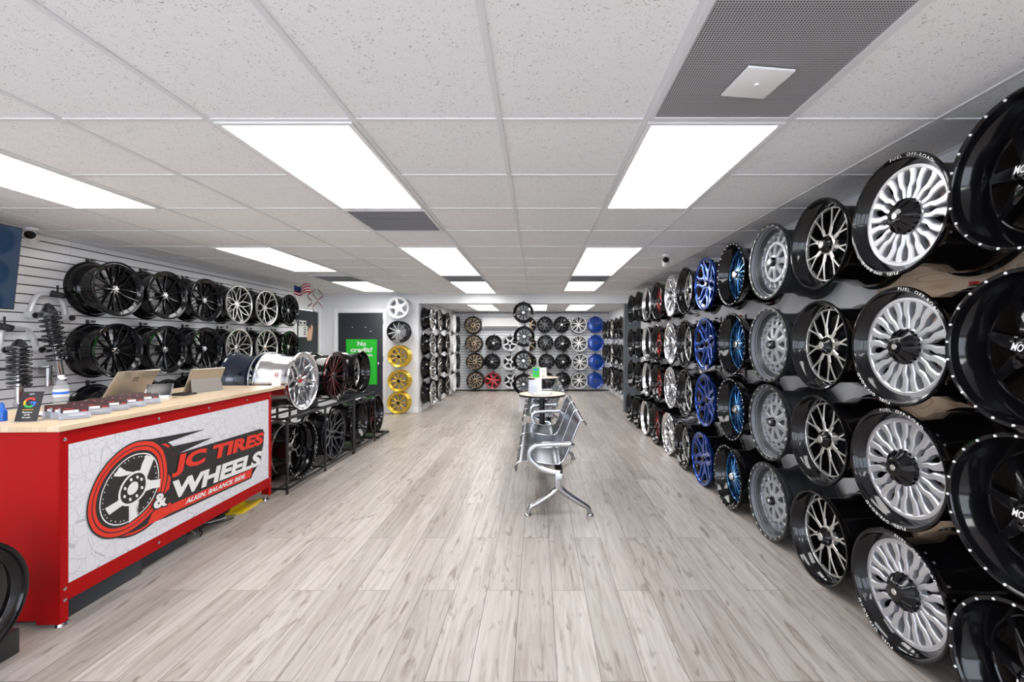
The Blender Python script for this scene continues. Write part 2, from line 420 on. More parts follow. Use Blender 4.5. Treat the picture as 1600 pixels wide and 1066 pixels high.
# ------------------------------------------------------------------ ceiling fixtures
def troffer(x0, x1, y0, y1, z, label, group='ceiling light panels'):
    t = thing('ceiling_light', label, 'light', ((x0+x1)/2, (y0+y1)/2, z), group=group); hx, hy = (x1-x0)/2-.013, (y1-y0)/2-.013
    bm = B(); e = .022
    for q in ((-hx,-hy,-hx+e,hy), (hx-e,-hy,hx,hy), (-hx+e,-hy,hx-e,-hy+e), (-hx+e,hy-e,hx-e,hy)): box(bm, (q[0],q[1],-.012), (q[2],q[3],-.001))
    obj('frame', bm, 'trim_white', t)
    bm = B(); box(bm, (-hx+e,-hy+e,-.007), (hx-e,hy-e,-.002)); obj('diffuser', bm, 'diffuser', t)
    return t
cA, cB, cD = (.45, 1.06), (-1.38, -.77), (-3.21, -2.60)
troffer(*cA, 1.825, 3.045, CEIL, 'bright ceiling light panel right of centre, directly beyond the perforated vent')
troffer(*cA, 4.265, 6.095, CEIL, 'middle ceiling light panel in the row right of centre')
troffer(*cA, 6.705, 7.925, CEIL, 'farthest ceiling light panel right of centre, just before the header')
troffer(*cB, 1.825, 3.045, CEIL, 'largest ceiling light panel left of centre, nearest the camera')
troffer(*cB, 4.265, 6.095, CEIL, 'middle ceiling light panel in the row left of centre')
troffer(*cB, 6.705, 8.31, CEIL, 'farthest ceiling light panel left of centre, just before the header')
troffer(*cD, 1.825, 3.045, CEIL, 'ceiling light panel at the left picture edge, above the counter')
troffer(*cD, 4.265, 5.75, CEIL, 'long ceiling light panel above the left slatwall wheels')
troffer(*cD, 6.705, 8.05, CEIL, 'ceiling light panel nearest the far left corner with the two doors')
troffer(*cB, -1.2, .02, CEIL, 'ceiling light panel behind the camera on the left'); troffer(*cA, -1.8, -.6, CEIL, 'ceiling light panel behind the camera on the right'); troffer(*cD, -1.2, .02, CEIL, 'ceiling light panel behind the camera at the far left')
troffer(-1.60, -.99, 9.72, 11.52, CE2, 'ceiling light panel of the back bay, leftmost of the three there')
troffer(-.36, .25, 9.72, 11.52, CE2, 'ceiling light panel of the back bay, half behind the topmost column wheel')
troffer(.70, 1.31, 9.72, 11.52, CE2, 'ceiling light panel of the back bay, rightmost of the three there')
def grille(x0, x1, y0, y1, label):
    t = thing('ceiling_vent', label, 'vent', ((x0+x1)/2, (y0+y1)/2, CEIL), group='louvred ceiling vents'); hx, hy = (x1-x0)/2-.013, (y1-y0)/2-.013
    bm = B(); e = .02
    for q in ((-hx,-hy,-hx+e,hy), (hx-e,-hy,hx,hy), (-hx+e,-hy,hx-e,-hy+e), (-hx+e,hy-e,hx-e,hy)): box(bm, (q[0],q[1],-.014), (q[2],q[3],-.001))
    obj('frame', bm, 'grid_white', t)
    bm = B(); box(bm, (-hx+e,-hy+e,-.003), (hx-e,hy-e,-.001)); obj('backing', bm, 'vent_grey', t)
    bm = B(); k = int((2*hy-2*e)/.03)
    for i in range(k):
        y = -hy+e+.015+i*.03; box(bm, (-hx+e, y-.006, -.012), (hx-e, y+.006, -.005))
    obj('louvres', bm, 'vent_grey', t)
grille(*cB, 3.045, 3.655, 'dark louvred vent directly beyond the largest left ceiling light')
grille(*cB, 6.095, 6.705, 'dark louvred vent between the two far ceiling lights left of centre')
grille(*cA, 6.095, 6.705, 'dark louvred vent between the two far ceiling lights right of centre')
grille(*cD, 6.095, 6.705, 'dark louvred vent near the far left corner of the ceiling')
t = thing('return_air_vent', 'large grey perforated ceiling vent with a white square plate, top right of the picture', 'vent', (.755, 1.215, CEIL))
bm = B()
for q in ((-.295,-.6,-.275,.6), (.275,-.6,.295,.6), (-.275,-.6,.275,-.58), (-.275,.58,.275,.6)): box(bm, (q[0],q[1],-.012), (q[2],q[3],-.001))
obj('frame', bm, 'grid_white', t)
bm = B(); box(bm, (-.275,-.58,-.008), (.275,.58,-.002)); obj('perforated_panel', bm, 'vent_mesh', t)
bm = B(); box(bm, (-.085,-.085,-.020), (.085,.085,-.012), 0, .002, Matrix.Translation((.02,.33,0)) @ Matrix.Rotation(.12, 4, 'Z')); cyl(bm, (.02,.33,-.026), (.02,.33,-.018), .008); obj('square_plate', bm, 'white_plastic', t, label='white square plate with a centre screw')
def cctv(loc, rz, label):
    t = thing('security_camera', label, 'camera', loc, (0,0,rz))
    bm = B(); lathe_solid(bm, [(0,.035),(-.02,.035),(-.025,.02)], 24); tube(bm, smooth_path([(0,0,-.02),(0,0,-.05),(0,-.02,-.07)],4), .012); obj('mount', bm, 'white_plastic', t)
    m = Matrix.Translation((0,-.03,-.085)) @ Matrix.Rotation(-.25, 4, 'X')
    bm = B(); tt = B(); lathe_solid(tt, [(-.06,.028),(-.055,.036),(.05,.036),(.055,.025)], 24, 'Y'); merge(bm, tt, 0, m); obj('housing', bm, 'white_plastic', t)
    bm = B(); tt = B(); lathe_solid(tt, [(-.064,.031),(-.056,.034)], 24, 'Y'); merge(bm, tt, 0, m); obj('lens_window', bm, 'gloss_black', t)
cctv((1.37, 4.67, CEIL), -.25, 'white bullet camera with dark lens hanging under the ceiling at right')
cctv((-4.05, 3.50, CEIL-.02), .7, 'white bullet camera at the top of the left slatwall beside the screen')

# ------------------------------------------------------------------ wheels
def pt(r, th, x): return Vector((x, r*math.sin(th), r*math.cos(th)))
def bar(bm, path, w, t, xf, m_face=0, m_side=1):
    """cast spoke along path of (r, theta); w widths, t depth, xf(r) front surface"""
    n = len(path); secs = []
    P = [Vector((r*math.sin(a), r*math.cos(a))) for r, a in path]
    for i in range(n):
        tn = (P[min(i+1,n-1)]-P[max(i-1,0)]).normalized(); s = Vector((-tn.y, tn.x))
        ww = w[i] if isinstance(w, (list,tuple)) else w; r = path[i][0]; x = xf(r); tt = t
        row = []
        for u, dx in ((-.62*ww/2,0), (-ww/2,-.004), (-ww/2*1.12,-tt), (ww/2*1.12,-tt), (ww/2,-.004), (.62*ww/2,0)):
            q = P[i]+s*u; row.append(bm.verts.new((x+dx, q.x, q.y)))
        secs.append(row)
    for i in range(n-1):
        for k in range(6):
            f = bm.faces.new((secs[i][k], secs[i][(k+1)%6], secs[i+1][(k+1)%6], secs[i+1][k])); f.material_index = m_face if k in (5,0,4) else m_side
    for k in (0,-1): bm.faces.new(secs[k]).material_index = m_side
PROTO = {}
def build_wheel(key, s, label, cat='wheel'):
    R = s.get('R',.255); W = s.get('W',.34); d = s.get('d',.05); rf = s.get('rf',.2); seg = s.get('seg',64)
    hx = s.get('hx', -d-.02); rh = s.get('rh',.055); T = s.get('t',.03); n = s.get('n',10)
    root = thing('car_wheel', label, cat)
    # local frame: rear flange at x=0, lip at x=W
    bm = B(); rb = min(rf+.004, R-.03)
    lathe(bm, [(W-.004,R-.006),(W-.002,R-.001),(W-.012,R),(W-.018,R-.014),(W-.045,R-.02),(W-.065,R-.042),(W*.42,R-.045),(W*.28,R-.02),(.018,R-.014),(.012,R),(.002,R),(0,R-.004),(.004,R-.014),(.03,R-.032),(W*.35,R-.056),(W-d-.03,R-.058),(W-d-.012,min(rf,R-.05)),(W-d*.5-.012,(min(rf,R-.05)+R-.03)/2)], seg)
    obj('barrel', bm, s.get('barrel','gloss_black'), root)
    bm = B(); pr = s.get('lipprof')
    if pr: pr = [(W+a, R+b) for a, b in pr]
    else: pr = [(W-.010,R+.0006),(W,R-.001),(W+.001,R-.008),(W-.002,R-.0145),(W-.012,R-.019),(W-.35*d-.006,R-.026),(W-.7*d-.006,max(rf+.004,R-.034-.25*d)),(W-d-.004,rf),(W-d-.010,rf-.002),(W-d-.010,rf+.001),(W-.6*d-.010,R-.026),(W-.016,R-.006)]
    if s.get('convex'): pr = [(W-.010,R+.0006),(W,R-.001),(W+.001,R-.006),(W-.002,R-.012),(W-d-.002,rf),(W-d-.010,rf-.004),(W-.02,R-.02)]
    lathe(bm, pr, seg); obj('outer_lip', bm, s.get('lip','gloss_black'), root)
    # face
    p = s.get('p',1.6)
    def xf(r):
        u = max(0, min(1, (r-rh)/(rf-rh))); return W + hx + (-d-hx)*u**p
    mf, ms = s.get('face','gloss_black'), s.get('side','gloss_black')
    bm = B(); K = s['kind']; a0 = s.get('w0',.02); a1 = s.get('w1',.014); st = 2*PI/max(n,1)
    rs = [rh*.8+(rf+.002-rh*.8)*k/6 for k in range(7)]; L = lambda u: a0+(a1-a0)*u
    if K == 'straight':
        for i in range(n): bar(bm, [(r, i*st+s.get('twist',0)*k/6) for k, r in enumerate(rs)], [L(k/6) for k in range(7)], T, xf)
    elif K == 'v':
        for i in range(n):
            for sg in (-1,1): bar(bm, [(r, i*st+sg*st*(s.get('v0',.10)+(s.get('v1',.24)-s.get('v0',.10))*k/6)) for k, r in enumerate(rs)], [L(k/6) for k in range(7)], T, xf)
    elif K == 'y':
        rm = s.get('rm',.5)
        for i in range(n):
            a = i*st; r1 = rh*.8+(rf-rh)*rm
            bar(bm, [(rh*.8,a),((rh*.8+r1)/2,a),(r1+.006,a)], [a0*1.2,a0*1.1,a0*1.3], T, xf)
            for sg in (-1,1): bar(bm, [(r1-.006+(rf+.008-r1)*k/4, a+sg*st*s.get('sp',.25)*(k/4)**.85) for k in range(5)], [a1*1.2]+[a1]*4, T, xf)
    elif K == 'mesh':
        for i in range(n):
            a = i*st; q = s.get('cross',.5)
            for sg in (-1,1): bar(bm, [(r, a+sg*st*(-.12+(q+.12)*(k/6)**1.1)) for k, r in enumerate(rs)], [L(k/6) for k in range(7)], T, xf)
    elif K == 'hook':
        for i in range(n):
            a = i*st
            for sg in (-1,1): bar(bm, [(rh*.8,a+sg*st*.20),(rh+(rf-rh)*.28,a+sg*st*.19),(rh+(rf-rh)*.48,a+sg*st*.31),(rh+(rf-rh)*.78,a+sg*st*.29),(rf+.002,a+sg*st*.20)], [.021,.022,.029,.034,.042], T, xf)
    elif K == 'race':
        ri = rh+(rf-rh)*.52
        for i in range(8): bar(bm, [(rh*.8, i*PI/4), ((rh+ri)/2, i*PI/4), (ri+.004, i*PI/4)], [.045,.036,.060], T, xf)
        rr = lathe(bm, [(xf(ri)-T*.8,ri-.012),(xf(ri)+.001,ri-.012),(xf(ri)+.001,ri+.010),(xf(ri)-T*.8,ri+.014)], seg)
        for i in range(16):
            a = i*PI/8+.1; bar(bm, [(ri,a),((ri+rf)/2,a),(rf+.002,a)], [.034,.026,.034], T, xf)
            a += PI/16; c0 = pt((ri+rf)/2+.006, a, 0); cyl(bm, (xf(ri)-.02, c0.y, c0.z), (xf(ri)+.006, c0.y, c0.z), .014, .011, 12, 0)
    elif K == 'star':
        for i in range(n): bar(bm, [(r, i*st) for r in rs], [a0*(1.25-.5*math.sin(k/6*PI))+ (a1-a0)*k/6 for k in range(7)], T, xf)
    elif K == 'fork':   # paired bars, the outer ends touching the neighbours: long cells
        for i in range(n):
            a = i*st
            for sg in (-1,1): bar(bm, [(rh*.8,a+sg*st*.06),(rh+(rf-rh)*.35,a+sg*st*.10),(rh+(rf-rh)*.55,a+sg*st*.30),(rh+(rf-rh)*.8,a+sg*st*.36),(rf+.002,a+sg*st*.30)], [a0,a0,a1,a1,a1*1.3], T, xf)
    elif K == 'plate':
        lathe(bm, [(xf(rh)-.012,rh*.7),(xf(rh)+.0,rh*.7),(xf((rh+rf)/2)+.004,(rh+rf)/2),(xf(rf)+.0,rf+.002),(xf(rf)-.012,rf+.002)], seg)
        for i in range(n):
            a = i*st; c0 = pt(rf*.80, a, 0); cyl(bm, (xf(rf*.8)-.004, c0.y, c0.z), (xf(rf*.8)+.006, c0.y, c0.z), .013, .013, 10, 1)
    # rim ring that the spokes run into, hub pad with lug nuts
    rg = s.get('ring',.008)
    lathe(bm, [(W-d-.001,rf+.003),(W-d+.0005,rf+.001),(W-d+.0005,rf-rg*.6),(W-d-.004,rf-rg),(W-d-T*.8,rf-rg),(W-d-T*.8,rf+.003)], seg)
    lathe(bm, [(xf(rh)-T,.018),(xf(rh)+.001,.018),(xf(rh)+.001,rh*.86),(xf(rh)-.004,rh),(xf(rh)-T,rh*1.05)], max(32, seg//2))
    lathe(bm, [(xf(rh)-T*.9,.03),(xf(rh)-T*.9,rh*1.1),(xf(rh)-T*.9-.05,rh*s.get('shade_pad',1.25)),(xf(rh)-T*.9-.06,.03)], max(24, seg//2), mi=3)  # rear of the hub, widened on back-wall wheels as painted shade behind spokes
    if not s.get('bigcap'):
        for i in range(s.get('lugs',6)):
            c0 = pt(rh*.68, 2*PI*i/s.get('lugs',6)+.3, 0); cyl(bm, (xf(rh)-.002,c0.y,c0.z), (xf(rh)+.004,c0.y,c0.z), .0075, .006, 8, 2)
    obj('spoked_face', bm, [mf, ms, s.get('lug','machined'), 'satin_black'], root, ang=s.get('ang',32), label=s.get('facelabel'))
    # cap
    bm = B(); cr = s.get('capr',.026); cl = s.get('capl',.014); x0 = xf(rh)
    if s.get('bigcap'):
        k = 10; prof = [(x0-.004,cr),(x0+cl*.35,cr*.98),(x0+cl*.8,cr*.62),(x0+cl,cr*.50),(x0+cl+.001,cr*.46)]
        lathe_solid(bm, prof, k, 'X'); 
        for i in range(k):
            c0 = pt(cr*.80, 2*PI*i/k, 0); c1 = pt(cr*.50, 2*PI*i/k, 0)
            tube(bm, [(x0,c0.y*1.2,c0.z*1.2),(x0+cl*.55,c0.y,c0.z),(x0+cl*.95,c1.y,c1.z)], .006, 6)
    else: lathe_solid(bm, [(x0-.004,cr),(x0+cl*.7,cr),(x0+cl,cr*.8)], 24, 'X')
    cap = obj('center_cap', bm, s.get('cap','gloss_black'), root)
    if s.get('emblem'):
        bm = B(); ee = s['emblem']; lathe_solid(bm, [(x0+cl,cr*s.get('er',.45)),(x0+cl+.003,cr*s.get('er',.45)*.9)], 24, 'X'); obj('emblem', bm, ee, cap)
    if s.get('captext'):
        bm = B(); put_text(bm, s['captext'], lambda u, v: (x0+cl+.004, (u-.5)*.07, (v-.5)*.026), bold=.02, shear=.2); obj('cap_lettering', bm, 'white_ink', cap)
    if s.get('rivets'):
        bm = B(); lathe_solid(bm, [(-.001,.0048),(.003,.0045),(.0045,.002)], 10, 'X'); riv = finish(bm, 'rivet', s.get('rivmat','machined'))
        for i in range(s['rivets']):
            c0 = pt(R-.010, 2*PI*(i+.5)/s['rivets'], 0); link('rivet', riv, root, (W+.0005, c0.y, c0.z))
    if s.get('studs'):
        bm = B(); cyl(bm, (-.001,0,0), (.004,0,0), .005, .003, 6); sm = finish(bm, 'lip_stud', s.get('rivmat','machined'))
        for i in range(s['studs']):
            c0 = pt(R-.009, 2*PI*i/s['studs'], 0); link('lip_stud', sm, root, (W,c0.y,c0.z))
    if s.get('notches'):
        bm = B(); k = s['notches']
        lathe(bm, [(W-.004,R+.002),(W+.006,R+.001),(W+.008,R-.010),(W+.006,R-.022),(W-.004,R-.022)], seg)
        r_ = obj('beadlock_ring', bm, 'satin_black', root)
        bm = B(); bar(bm, [(R-.017,-.040),(R-.012,0),(R-.017,.040)], .008, .004, lambda r: W+.0095); sm = finish(bm, 'ring_segment', ['machined','grey_satin'])
        for i in range(k): link('ring_segment', sm, r_, (0,0,0), (-2*PI*i/k,0,0))
    if s.get('liptext'):
        bm = B()
        for base, words in s['liptext']:
            span = .145*len(words)/2.0*.92
            def fn(u, v, b=base, sp=span): # clockwise round the lip
                a = b + (u-.5)*sp*1.0; r = R-.0165+v*.0125; q = pt(r, a, 0); return (W+.0028 - max(0,(R-.014-r))*.5, q.y, q.z)
            put_text(bm, words, fn, bold=.012, space=1.25)
        obj('lip_lettering', bm, 'white_ink', root)
    return root
def wheel(key, style, side, pos, spin, label, group, tilt=0):
    """side: 'R' faces -x, 'L' faces +x, 'B' faces the camera; pos = rear flange centre"""
    rz = {'R': PI, 'L': 0, 'B': -PI/2}[side] + tilt
    rot = (spin, 0, rz)
    if key not in PROTO:
        r = build_wheel(key, style, label); PROTO[key] = r
        r.location = pos; r.rotation_euler = rot; r['group'] = group; return r
    return dup(PROTO[key], pos, rot, label, group)
HOOK = {}
def hook(col, side, pos, R, label, group):
    """pos = wheel rear centre; the hook reaches from the wall over the rear flange"""
    rz = {'R': PI, 'L': 0, 'B': -PI/2}[side]; key = (col, round(R,3), side)
    if key not in HOOK:
        t = thing('wall_hook', label, 'hook', pos, (0,0,rz), group)
        bm = B(); box(bm, (-.045,-.016,R-.03), (-.04,.016,R+.034), 0, .001); box(bm, (-.041,-.008,R+.008), (.015,.008,R+.014), 0, .001)
        box(bm, (.010,-.012,R+.006), (.020,.012,R+.022), 0, .001); obj('bracket', bm, 'black_metal', t)
        bm = B(); box(bm, (-.002,-.014,R+.012), (.024,.014,R+.026), 0, .003); obj('tip_cap', bm, col, t)
        HOOK[key] = t; return t
    return dup(HOOK[key], pos, (0,0,rz), label, group)

# --- right wall: twelve columns of four
FT = [(.35,'FUEL  OFF-ROAD'), (.35+PI,'FUEL  OFF-ROAD')]
RS = [
 ('near_black', dict(R=.264,W=.38,d=.10,rf=.205,kind='straight',n=8,w0=.05,w1=.03,t=.045,hx=-.055,rh=.07,p=1.2,bigcap=1,capr=.062,capl=.045,captext='MOTO',rivets=24,rivmat='white_ink'), 1.405, 1.56, 'giant gloss black wheel with a white-dotted lip', 'right picture edge'),
 ('fuel', dict(ang=18,R=.265,W=.37,d=.045,rf=.216,kind='hook',n=10,face='brushed',side='brushed',t=.03,hx=-.05,rh=.085,ring=.018,bigcap=1,capr=.080,capl=.05,emblem='machined',er=.17,liptext=FT,facelabel='bright silver face of paired hooked spokes',seg=72), 1.95, 1.585, 'black-lipped silver-spoked wheel with white lip lettering', 'right wall'),
 ('ymach', dict(R=.257,W=.36,d=.065,rf=.207,kind='y',n=8,rm=.30,sp=.24,face='machined',side='gloss_black',w0=.022,w1=.011,t=.022,hx=-.06,rh=.06,ring=.006,bigcap=1,capr=.048,capl=.035,emblem='machined',facelabel='black and machined silver split spokes'), 2.50, 1.60, 'black wheel with machined silver split spokes and plain lip', 'right wall'),
 ('bead', dict(R=.262,W=.36,d=.07,rf=.20,kind='race',n=8,face='grey_face',side='grey_satin',lip='grey_satin',barrel='matte_charcoal',t=.03,hx=-.04,rh=.055,capr=.032,capl=.03,cap='gloss_black',emblem='polished',notches=24,
   lipprof=[(-.01,0),(0,-.02),(-.004,-.024),(-.03,-.027),(-.032,-.035),(-.055,-.038),(-.057,-.05),(-.075,-.060),(-.08,-.062),(-.08,-.055),(-.03,-.02)]), 3.06, 1.61, 'grey wheel with a notched black outer ring', 'right wall'),
 ('bluethin', dict(R=.258,W=.35,d=.085,rf=.205,kind='straight',n=14,face='teal_blue',side='deep_blue',lip='gloss_black',w0=.014,w1=.009,t=.02,hx=-.06,rh=.05,studs=28,capr=.03,capl=.03,cap='chrome',facelabel='thin bright blue spokes'), 3.63, 1.60, 'dark deep-dish wheel with thin blue spokes', 'right wall'),
 ('bluemesh', dict(R=.252,W=.34,d=.006,rf=.238,kind='fork',n=6,face='blue_metal',side='deep_blue',lip='blue_metal',convex=1,w0=.046,w1=.034,t=.03,hx=-.03,rh=.05,ring=.012,capr=.03,capl=.015,lug='chrome',facelabel='bright blue faceted forked spokes'), 4.20, 1.60, 'bright blue wheel with thick forked spokes', 'right wall'),
 ('blackstud', dict(R=.258,W=.34,d=.08,rf=.205,kind='v',n=8,face='machined',side='gloss_black',w0=.012,w1=.010,t=.022,hx=-.07,rh=.05,studs=24,capr=.03,capl=.03), 4.77, 1.60, 'black studded-lip wheel between the blue and chrome columns', 'right wall'),
 ('chromemesh', dict(R=.254,W=.34,d=.008,rf=.238,kind='mesh',n=9,face='chrome',side='polished',lip='chrome',barrel='polished',convex=1,w0=.020,w1=.016,t=.03,hx=-.04,rh=.05,capr=.03,capl=.02,cap='chrome'), 5.34, 1.62, 'chrome mesh wheel with a bright flat face', 'right wall'),
 ('redspoke', dict(R=.255,W=.34,d=.07,rf=.21,kind='mesh',n=7,face='red_metal',side='dark_red',w0=.024,w1=.02,t=.025,hx=-.05,rh=.05,capr=.03,capl=.02), 5.92, 1.61, 'black-lipped wheel with dark red spokes', 'right wall'),
 ('silverdish', dict(R=.25,W=.34,d=.15,rf=.195,kind='v',n=8,face='machined',side='gloss_black',lip='polished',w0=.014,w1=.012,t=.02,hx=-.12,rh=.05,capr=.03,capl=.02), 6.48, 1.61, 'wheel with a very deep polished silver dish', 'right wall'),
 ('reddark', dict(R=.25,W=.34,d=.11,rf=.20,kind='straight',n=8,face='dark_red',side='gloss_black',w0=.022,w1=.02,t=.02,hx=-.08,rh=.05,capr=.03,capl=.02), 7.02, 1.61, 'black wheel with dull red-tinted spokes before the grey pier', 'right wall'),
 ('milled', dict(R=.25,W=.34,d=.09,rf=.20,kind='v',n=7,face='machined',side='gloss_black',w0=.012,w1=.010,t=.02,hx=-.07,rh=.05,capr=.03,capl=.02), 7.57, 1.61, 'milled-edge black wheel in the column touching the grey pier', 'right wall'),
]
ROWZ = [H+.557, H-.022, H-.562, None]
RN = ['topmost', 'second from top', 'third from top', 'bottom on the floor']
for ci, (key, st, y, xl, desc, place) in enumerate(RS):
    st.setdefault('seg', 56 if ci < 6 else 40)
    for ri in range(4):
        z = ROWZ[ri] if ri < 3 else st['R']+.002; dx = (-.03 if (ri == 3 and ci > 3) else 0)
        x = xl + st['W'] + dx
        wheel('R'+key, st, 'R', (x, y+random.uniform(-.012,.012), z), (random.uniform(-.25,.25) if key in ('near_black','fuel') else random.uniform(0, 6.28)), '%s, %s, %s' % (desc, place, RN[ri]), desc+'s on the right wall')
        if ri < 3 : hook('red_cap' if ci < 6 else 'satin_black', 'R', (XR-.048, y, z), st['R'], 'small %s hook of the right-wall %s column, %s row' % ('red-tipped' if ci < 6 else 'black', ['dotted-lip','silver lettered','split-spoke','notched grey','thin-blue-spoke','bright blue','black studded','chrome','dark red','silver dish','dull red','last'][ci], ['top','second','third'][ri]), 'wheel hooks on the right wall')
# --- back bay, right wall: five columns of three
FR = [('f1', dict(kind='v',n=8,face='machined',side='gloss_black',d=.06), 9.08, 'milled black wheel, back bay right wall, first column past pier'),
      ('f2', dict(kind='straight',n=10,face='gloss_black',side='gloss_black',d=.05), 9.62, 'plain black wheel, back bay right wall, second column past pier'),
      ('f3', dict(kind='mesh',n=8,face='machined',side='gloss_black',d=.02), 10.2, 'black and silver mesh wheel, back bay right wall, third column'),
      ('f4', dict(kind='straight',n=6,face='satin_black',side='satin_black',d=.03), 10.8, 'matte black wheel, back bay right wall, fourth column'),
      ('f5', dict(kind='y',n=8,face='satin_black',side='gloss_black',d=.03), 11.38, 'dark wheel, back bay right wall, fifth column by the blue wheels')]
for key, st, y, desc in FR:
    st.update(R=.24,W=.24,rf=.20,w0=.018,w1=.014,t=.02,seg=36)
    for ri, z in enumerate((H+.29, H-.29, H-.87)):
        wheel('F'+key, st, 'R', (1.965, y, z), random.uniform(0,6), desc+', '+['top row','middle row','lowest row'][ri], 'wheels on the right wall of the back bay')
        hook('satin_black', 'R', (XR-.046, y, z), .24, 'black hook on the back bay right wall, '+desc.split(', ')[-1].split(' column')[0]+' column, '+['top','middle','lowest'][ri]+' row', 'wheel hooks on the right wall of the back bay')
# --- left slatwall
LS = [('ll1', dict(kind='y',n=10,face='gloss_black',side='gloss_black',rm=.22,sp=.26,w0=.014,w1=.011,cap='chrome'), 4.04, 'gloss black wheel, left slatwall, column nearest the shocks'),
      ('ll2', dict(kind='v',n=5,face='gloss_black',side='gloss_black',v0=.20,v1=.27,w0=.014,w1=.018,cap='chrome'), 4.58, 'gloss black straight-spoked wheel, left slatwall, second column'),
      ('ll3', dict(kind='mesh',n=8,face='gloss_black',side='gloss_black',cross=.4,w0=.012,w1=.011,cap='silver_paint'), 5.12, 'gloss black mesh wheel, left slatwall, third column'),
      ('ll4', dict(kind='mesh',n=9,face='machined',side='gloss_black',lip='machined',cross=.5,w0=.012,w1=.011,cap='chrome'), 5.68, 'silver-faced mesh wheel, left slatwall, fourth column'),
      ('ll5', dict(kind='y',n=7,face='machined',side='gloss_black',lip='machined',rm=.45,w0=.014,w1=.011,cap='chrome'), 6.26, 'silver-faced forked-spoke wheel, left slatwall, fifth column'),
      ('ll6', dict(kind='v',n=7,face='gloss_black',side='gloss_black',w0=.014,w1=.013,cap='machined'), 6.84, 'gloss black wheel, left slatwall, column nearest the door')]
for ci, (key, st, y, desc) in enumerate(LS):
    st.update(R=.252,W=.25,rf=.236,d=.008,hx=-.035,rh=.04,t=.022,convex=1,capr=.022,capl=.010,ring=.006,seg=48)
    for ri, z in enumerate((H+.485, H-.083, H-.645)):
        if ri == 2 and ci > 3: continue
        wheel('L'+key, st, 'L', (XL+.048, y, z), random.uniform(0,6), desc+', '+['upper row','middle row','low row behind the counter'][ri], 'black wheels on the left slatwall')
        hook('satin_black', 'L', (XL+.046, y, z), .252, 'black hook on the left slatwall, wheel column %s from the camera, %s row' % (['one','two','three','four','five','six'][ci], ['upper','middle','lowest'][ri]), 'slatwall hooks on the left wall')
# --- inner left wall of the back bay: five columns of four
IL = [('i1', dict(kind='mesh',n=8,face='machined',side='gloss_black',lip='chrome',W=.19), 8.83, 'black wheel with chrome mesh edge, back bay left wall, nearest column'),
      ('i2', dict(kind='v',n=7,face='machined',side='gloss_black',W=.19), 9.46, 'black and silver spoked wheel, back bay left wall, second column'),
      ('i3', dict(kind='star',n=5,face='machined',side='gloss_black',W=.19), 10.3, 'black wheel with five silver spokes, back bay left wall, third column'),
      ('i4', dict(kind='star',n=5,face='white_paint',side='white_paint',lip='white_paint',barrel='white_paint',cap='white_paint',W=.19), 11.1, 'all white wheel on the left wall of the back bay'),
      ('i5', dict(kind='straight',n=10,face='satin_black',side='satin_black',barrel='satin_black',W=.17), 11.8, 'matte black wheel in the left corner of the back bay')]
for key, st, y, desc in IL:
    st.update(R=.236,rf=.215,d=.012,hx=-.03,rh=.045,t=.02,w0=.022,w1=.018,seg=36)
    for ri, z in enumerate((H+.46, H-.05, H-.53, H-1.03)):
        wheel('I'+key, st, 'L', (XI+.02, y, z), random.uniform(0,6), desc+', '+['topmost','second from top','third from top','lowest'][ri], 'wheels on the left wall of the back bay')
# --- back wall
def bw(cx, cy, yf): return ((700+cx/5.923-CX)/F*yf, H-(440+cy/5.923-CY)/F*yf)
BW = dict(shade_pad=2.9,rh=.05,t=.035,seg=40,W=.24,hx=-.02)  # wide dark disc added behind spokes in place of shade in the gaps
BK = {
 'bronze': dict(kind='straight',n=11,twist=.35,R=.244,rf=.20,d=.03,face='bronze',side='gloss_black',cap='gloss_black',w0=.012,w1=.026),
 'black': dict(kind='v',n=6,R=.224,rf=.195,d=.03,face='satin_black',side='gloss_black',w0=.03,w1=.036,lug='machined'),
 'gloss': dict(kind='y',n=8,R=.224,rf=.195,d=.03,face='gloss_black',side='gloss_black',w0=.034,w1=.028,cap='machined'),
 'red': dict(kind='straight',n=7,R=.224,rf=.20,d=.02,face='red_paint_wheel',side='red_paint_wheel',lip='red_paint_wheel',barrel='satin_black',cap='dark_red',w0=.05,w1=.05),
 'grey5': dict(kind='star',n=5,R=.224,rf=.205,d=.02,face='silver_paint',side='silver_paint',lip='silver_paint',barrel='satin_black',cap='gloss_black',w0=.055,w1=.045,ring=.03,capr=.04),
 'smallbronze': dict(kind='straight',n=7,R=.20,rf=.175,d=.03,face='bronze',side='satin_black',w0=.02,w1=.018),
 'white': dict(kind='v',n=8,v0=.13,v1=.19,R=.224,rf=.208,d=.012,face='white_paint',side='white_paint',lip='white_paint',barrel='satin_black',cap='white_paint',w0=.014,w1=.017,ring=.014),
 'blue': dict(kind='plate',n=12,R=.224,rf=.20,d=.03,face='blue_paint',side='deep_blue',lip='blue_paint',barrel='blue_paint',cap='gloss_black'),
}
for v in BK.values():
    for a, b_ in BW.items(): v.setdefault(a, b_)
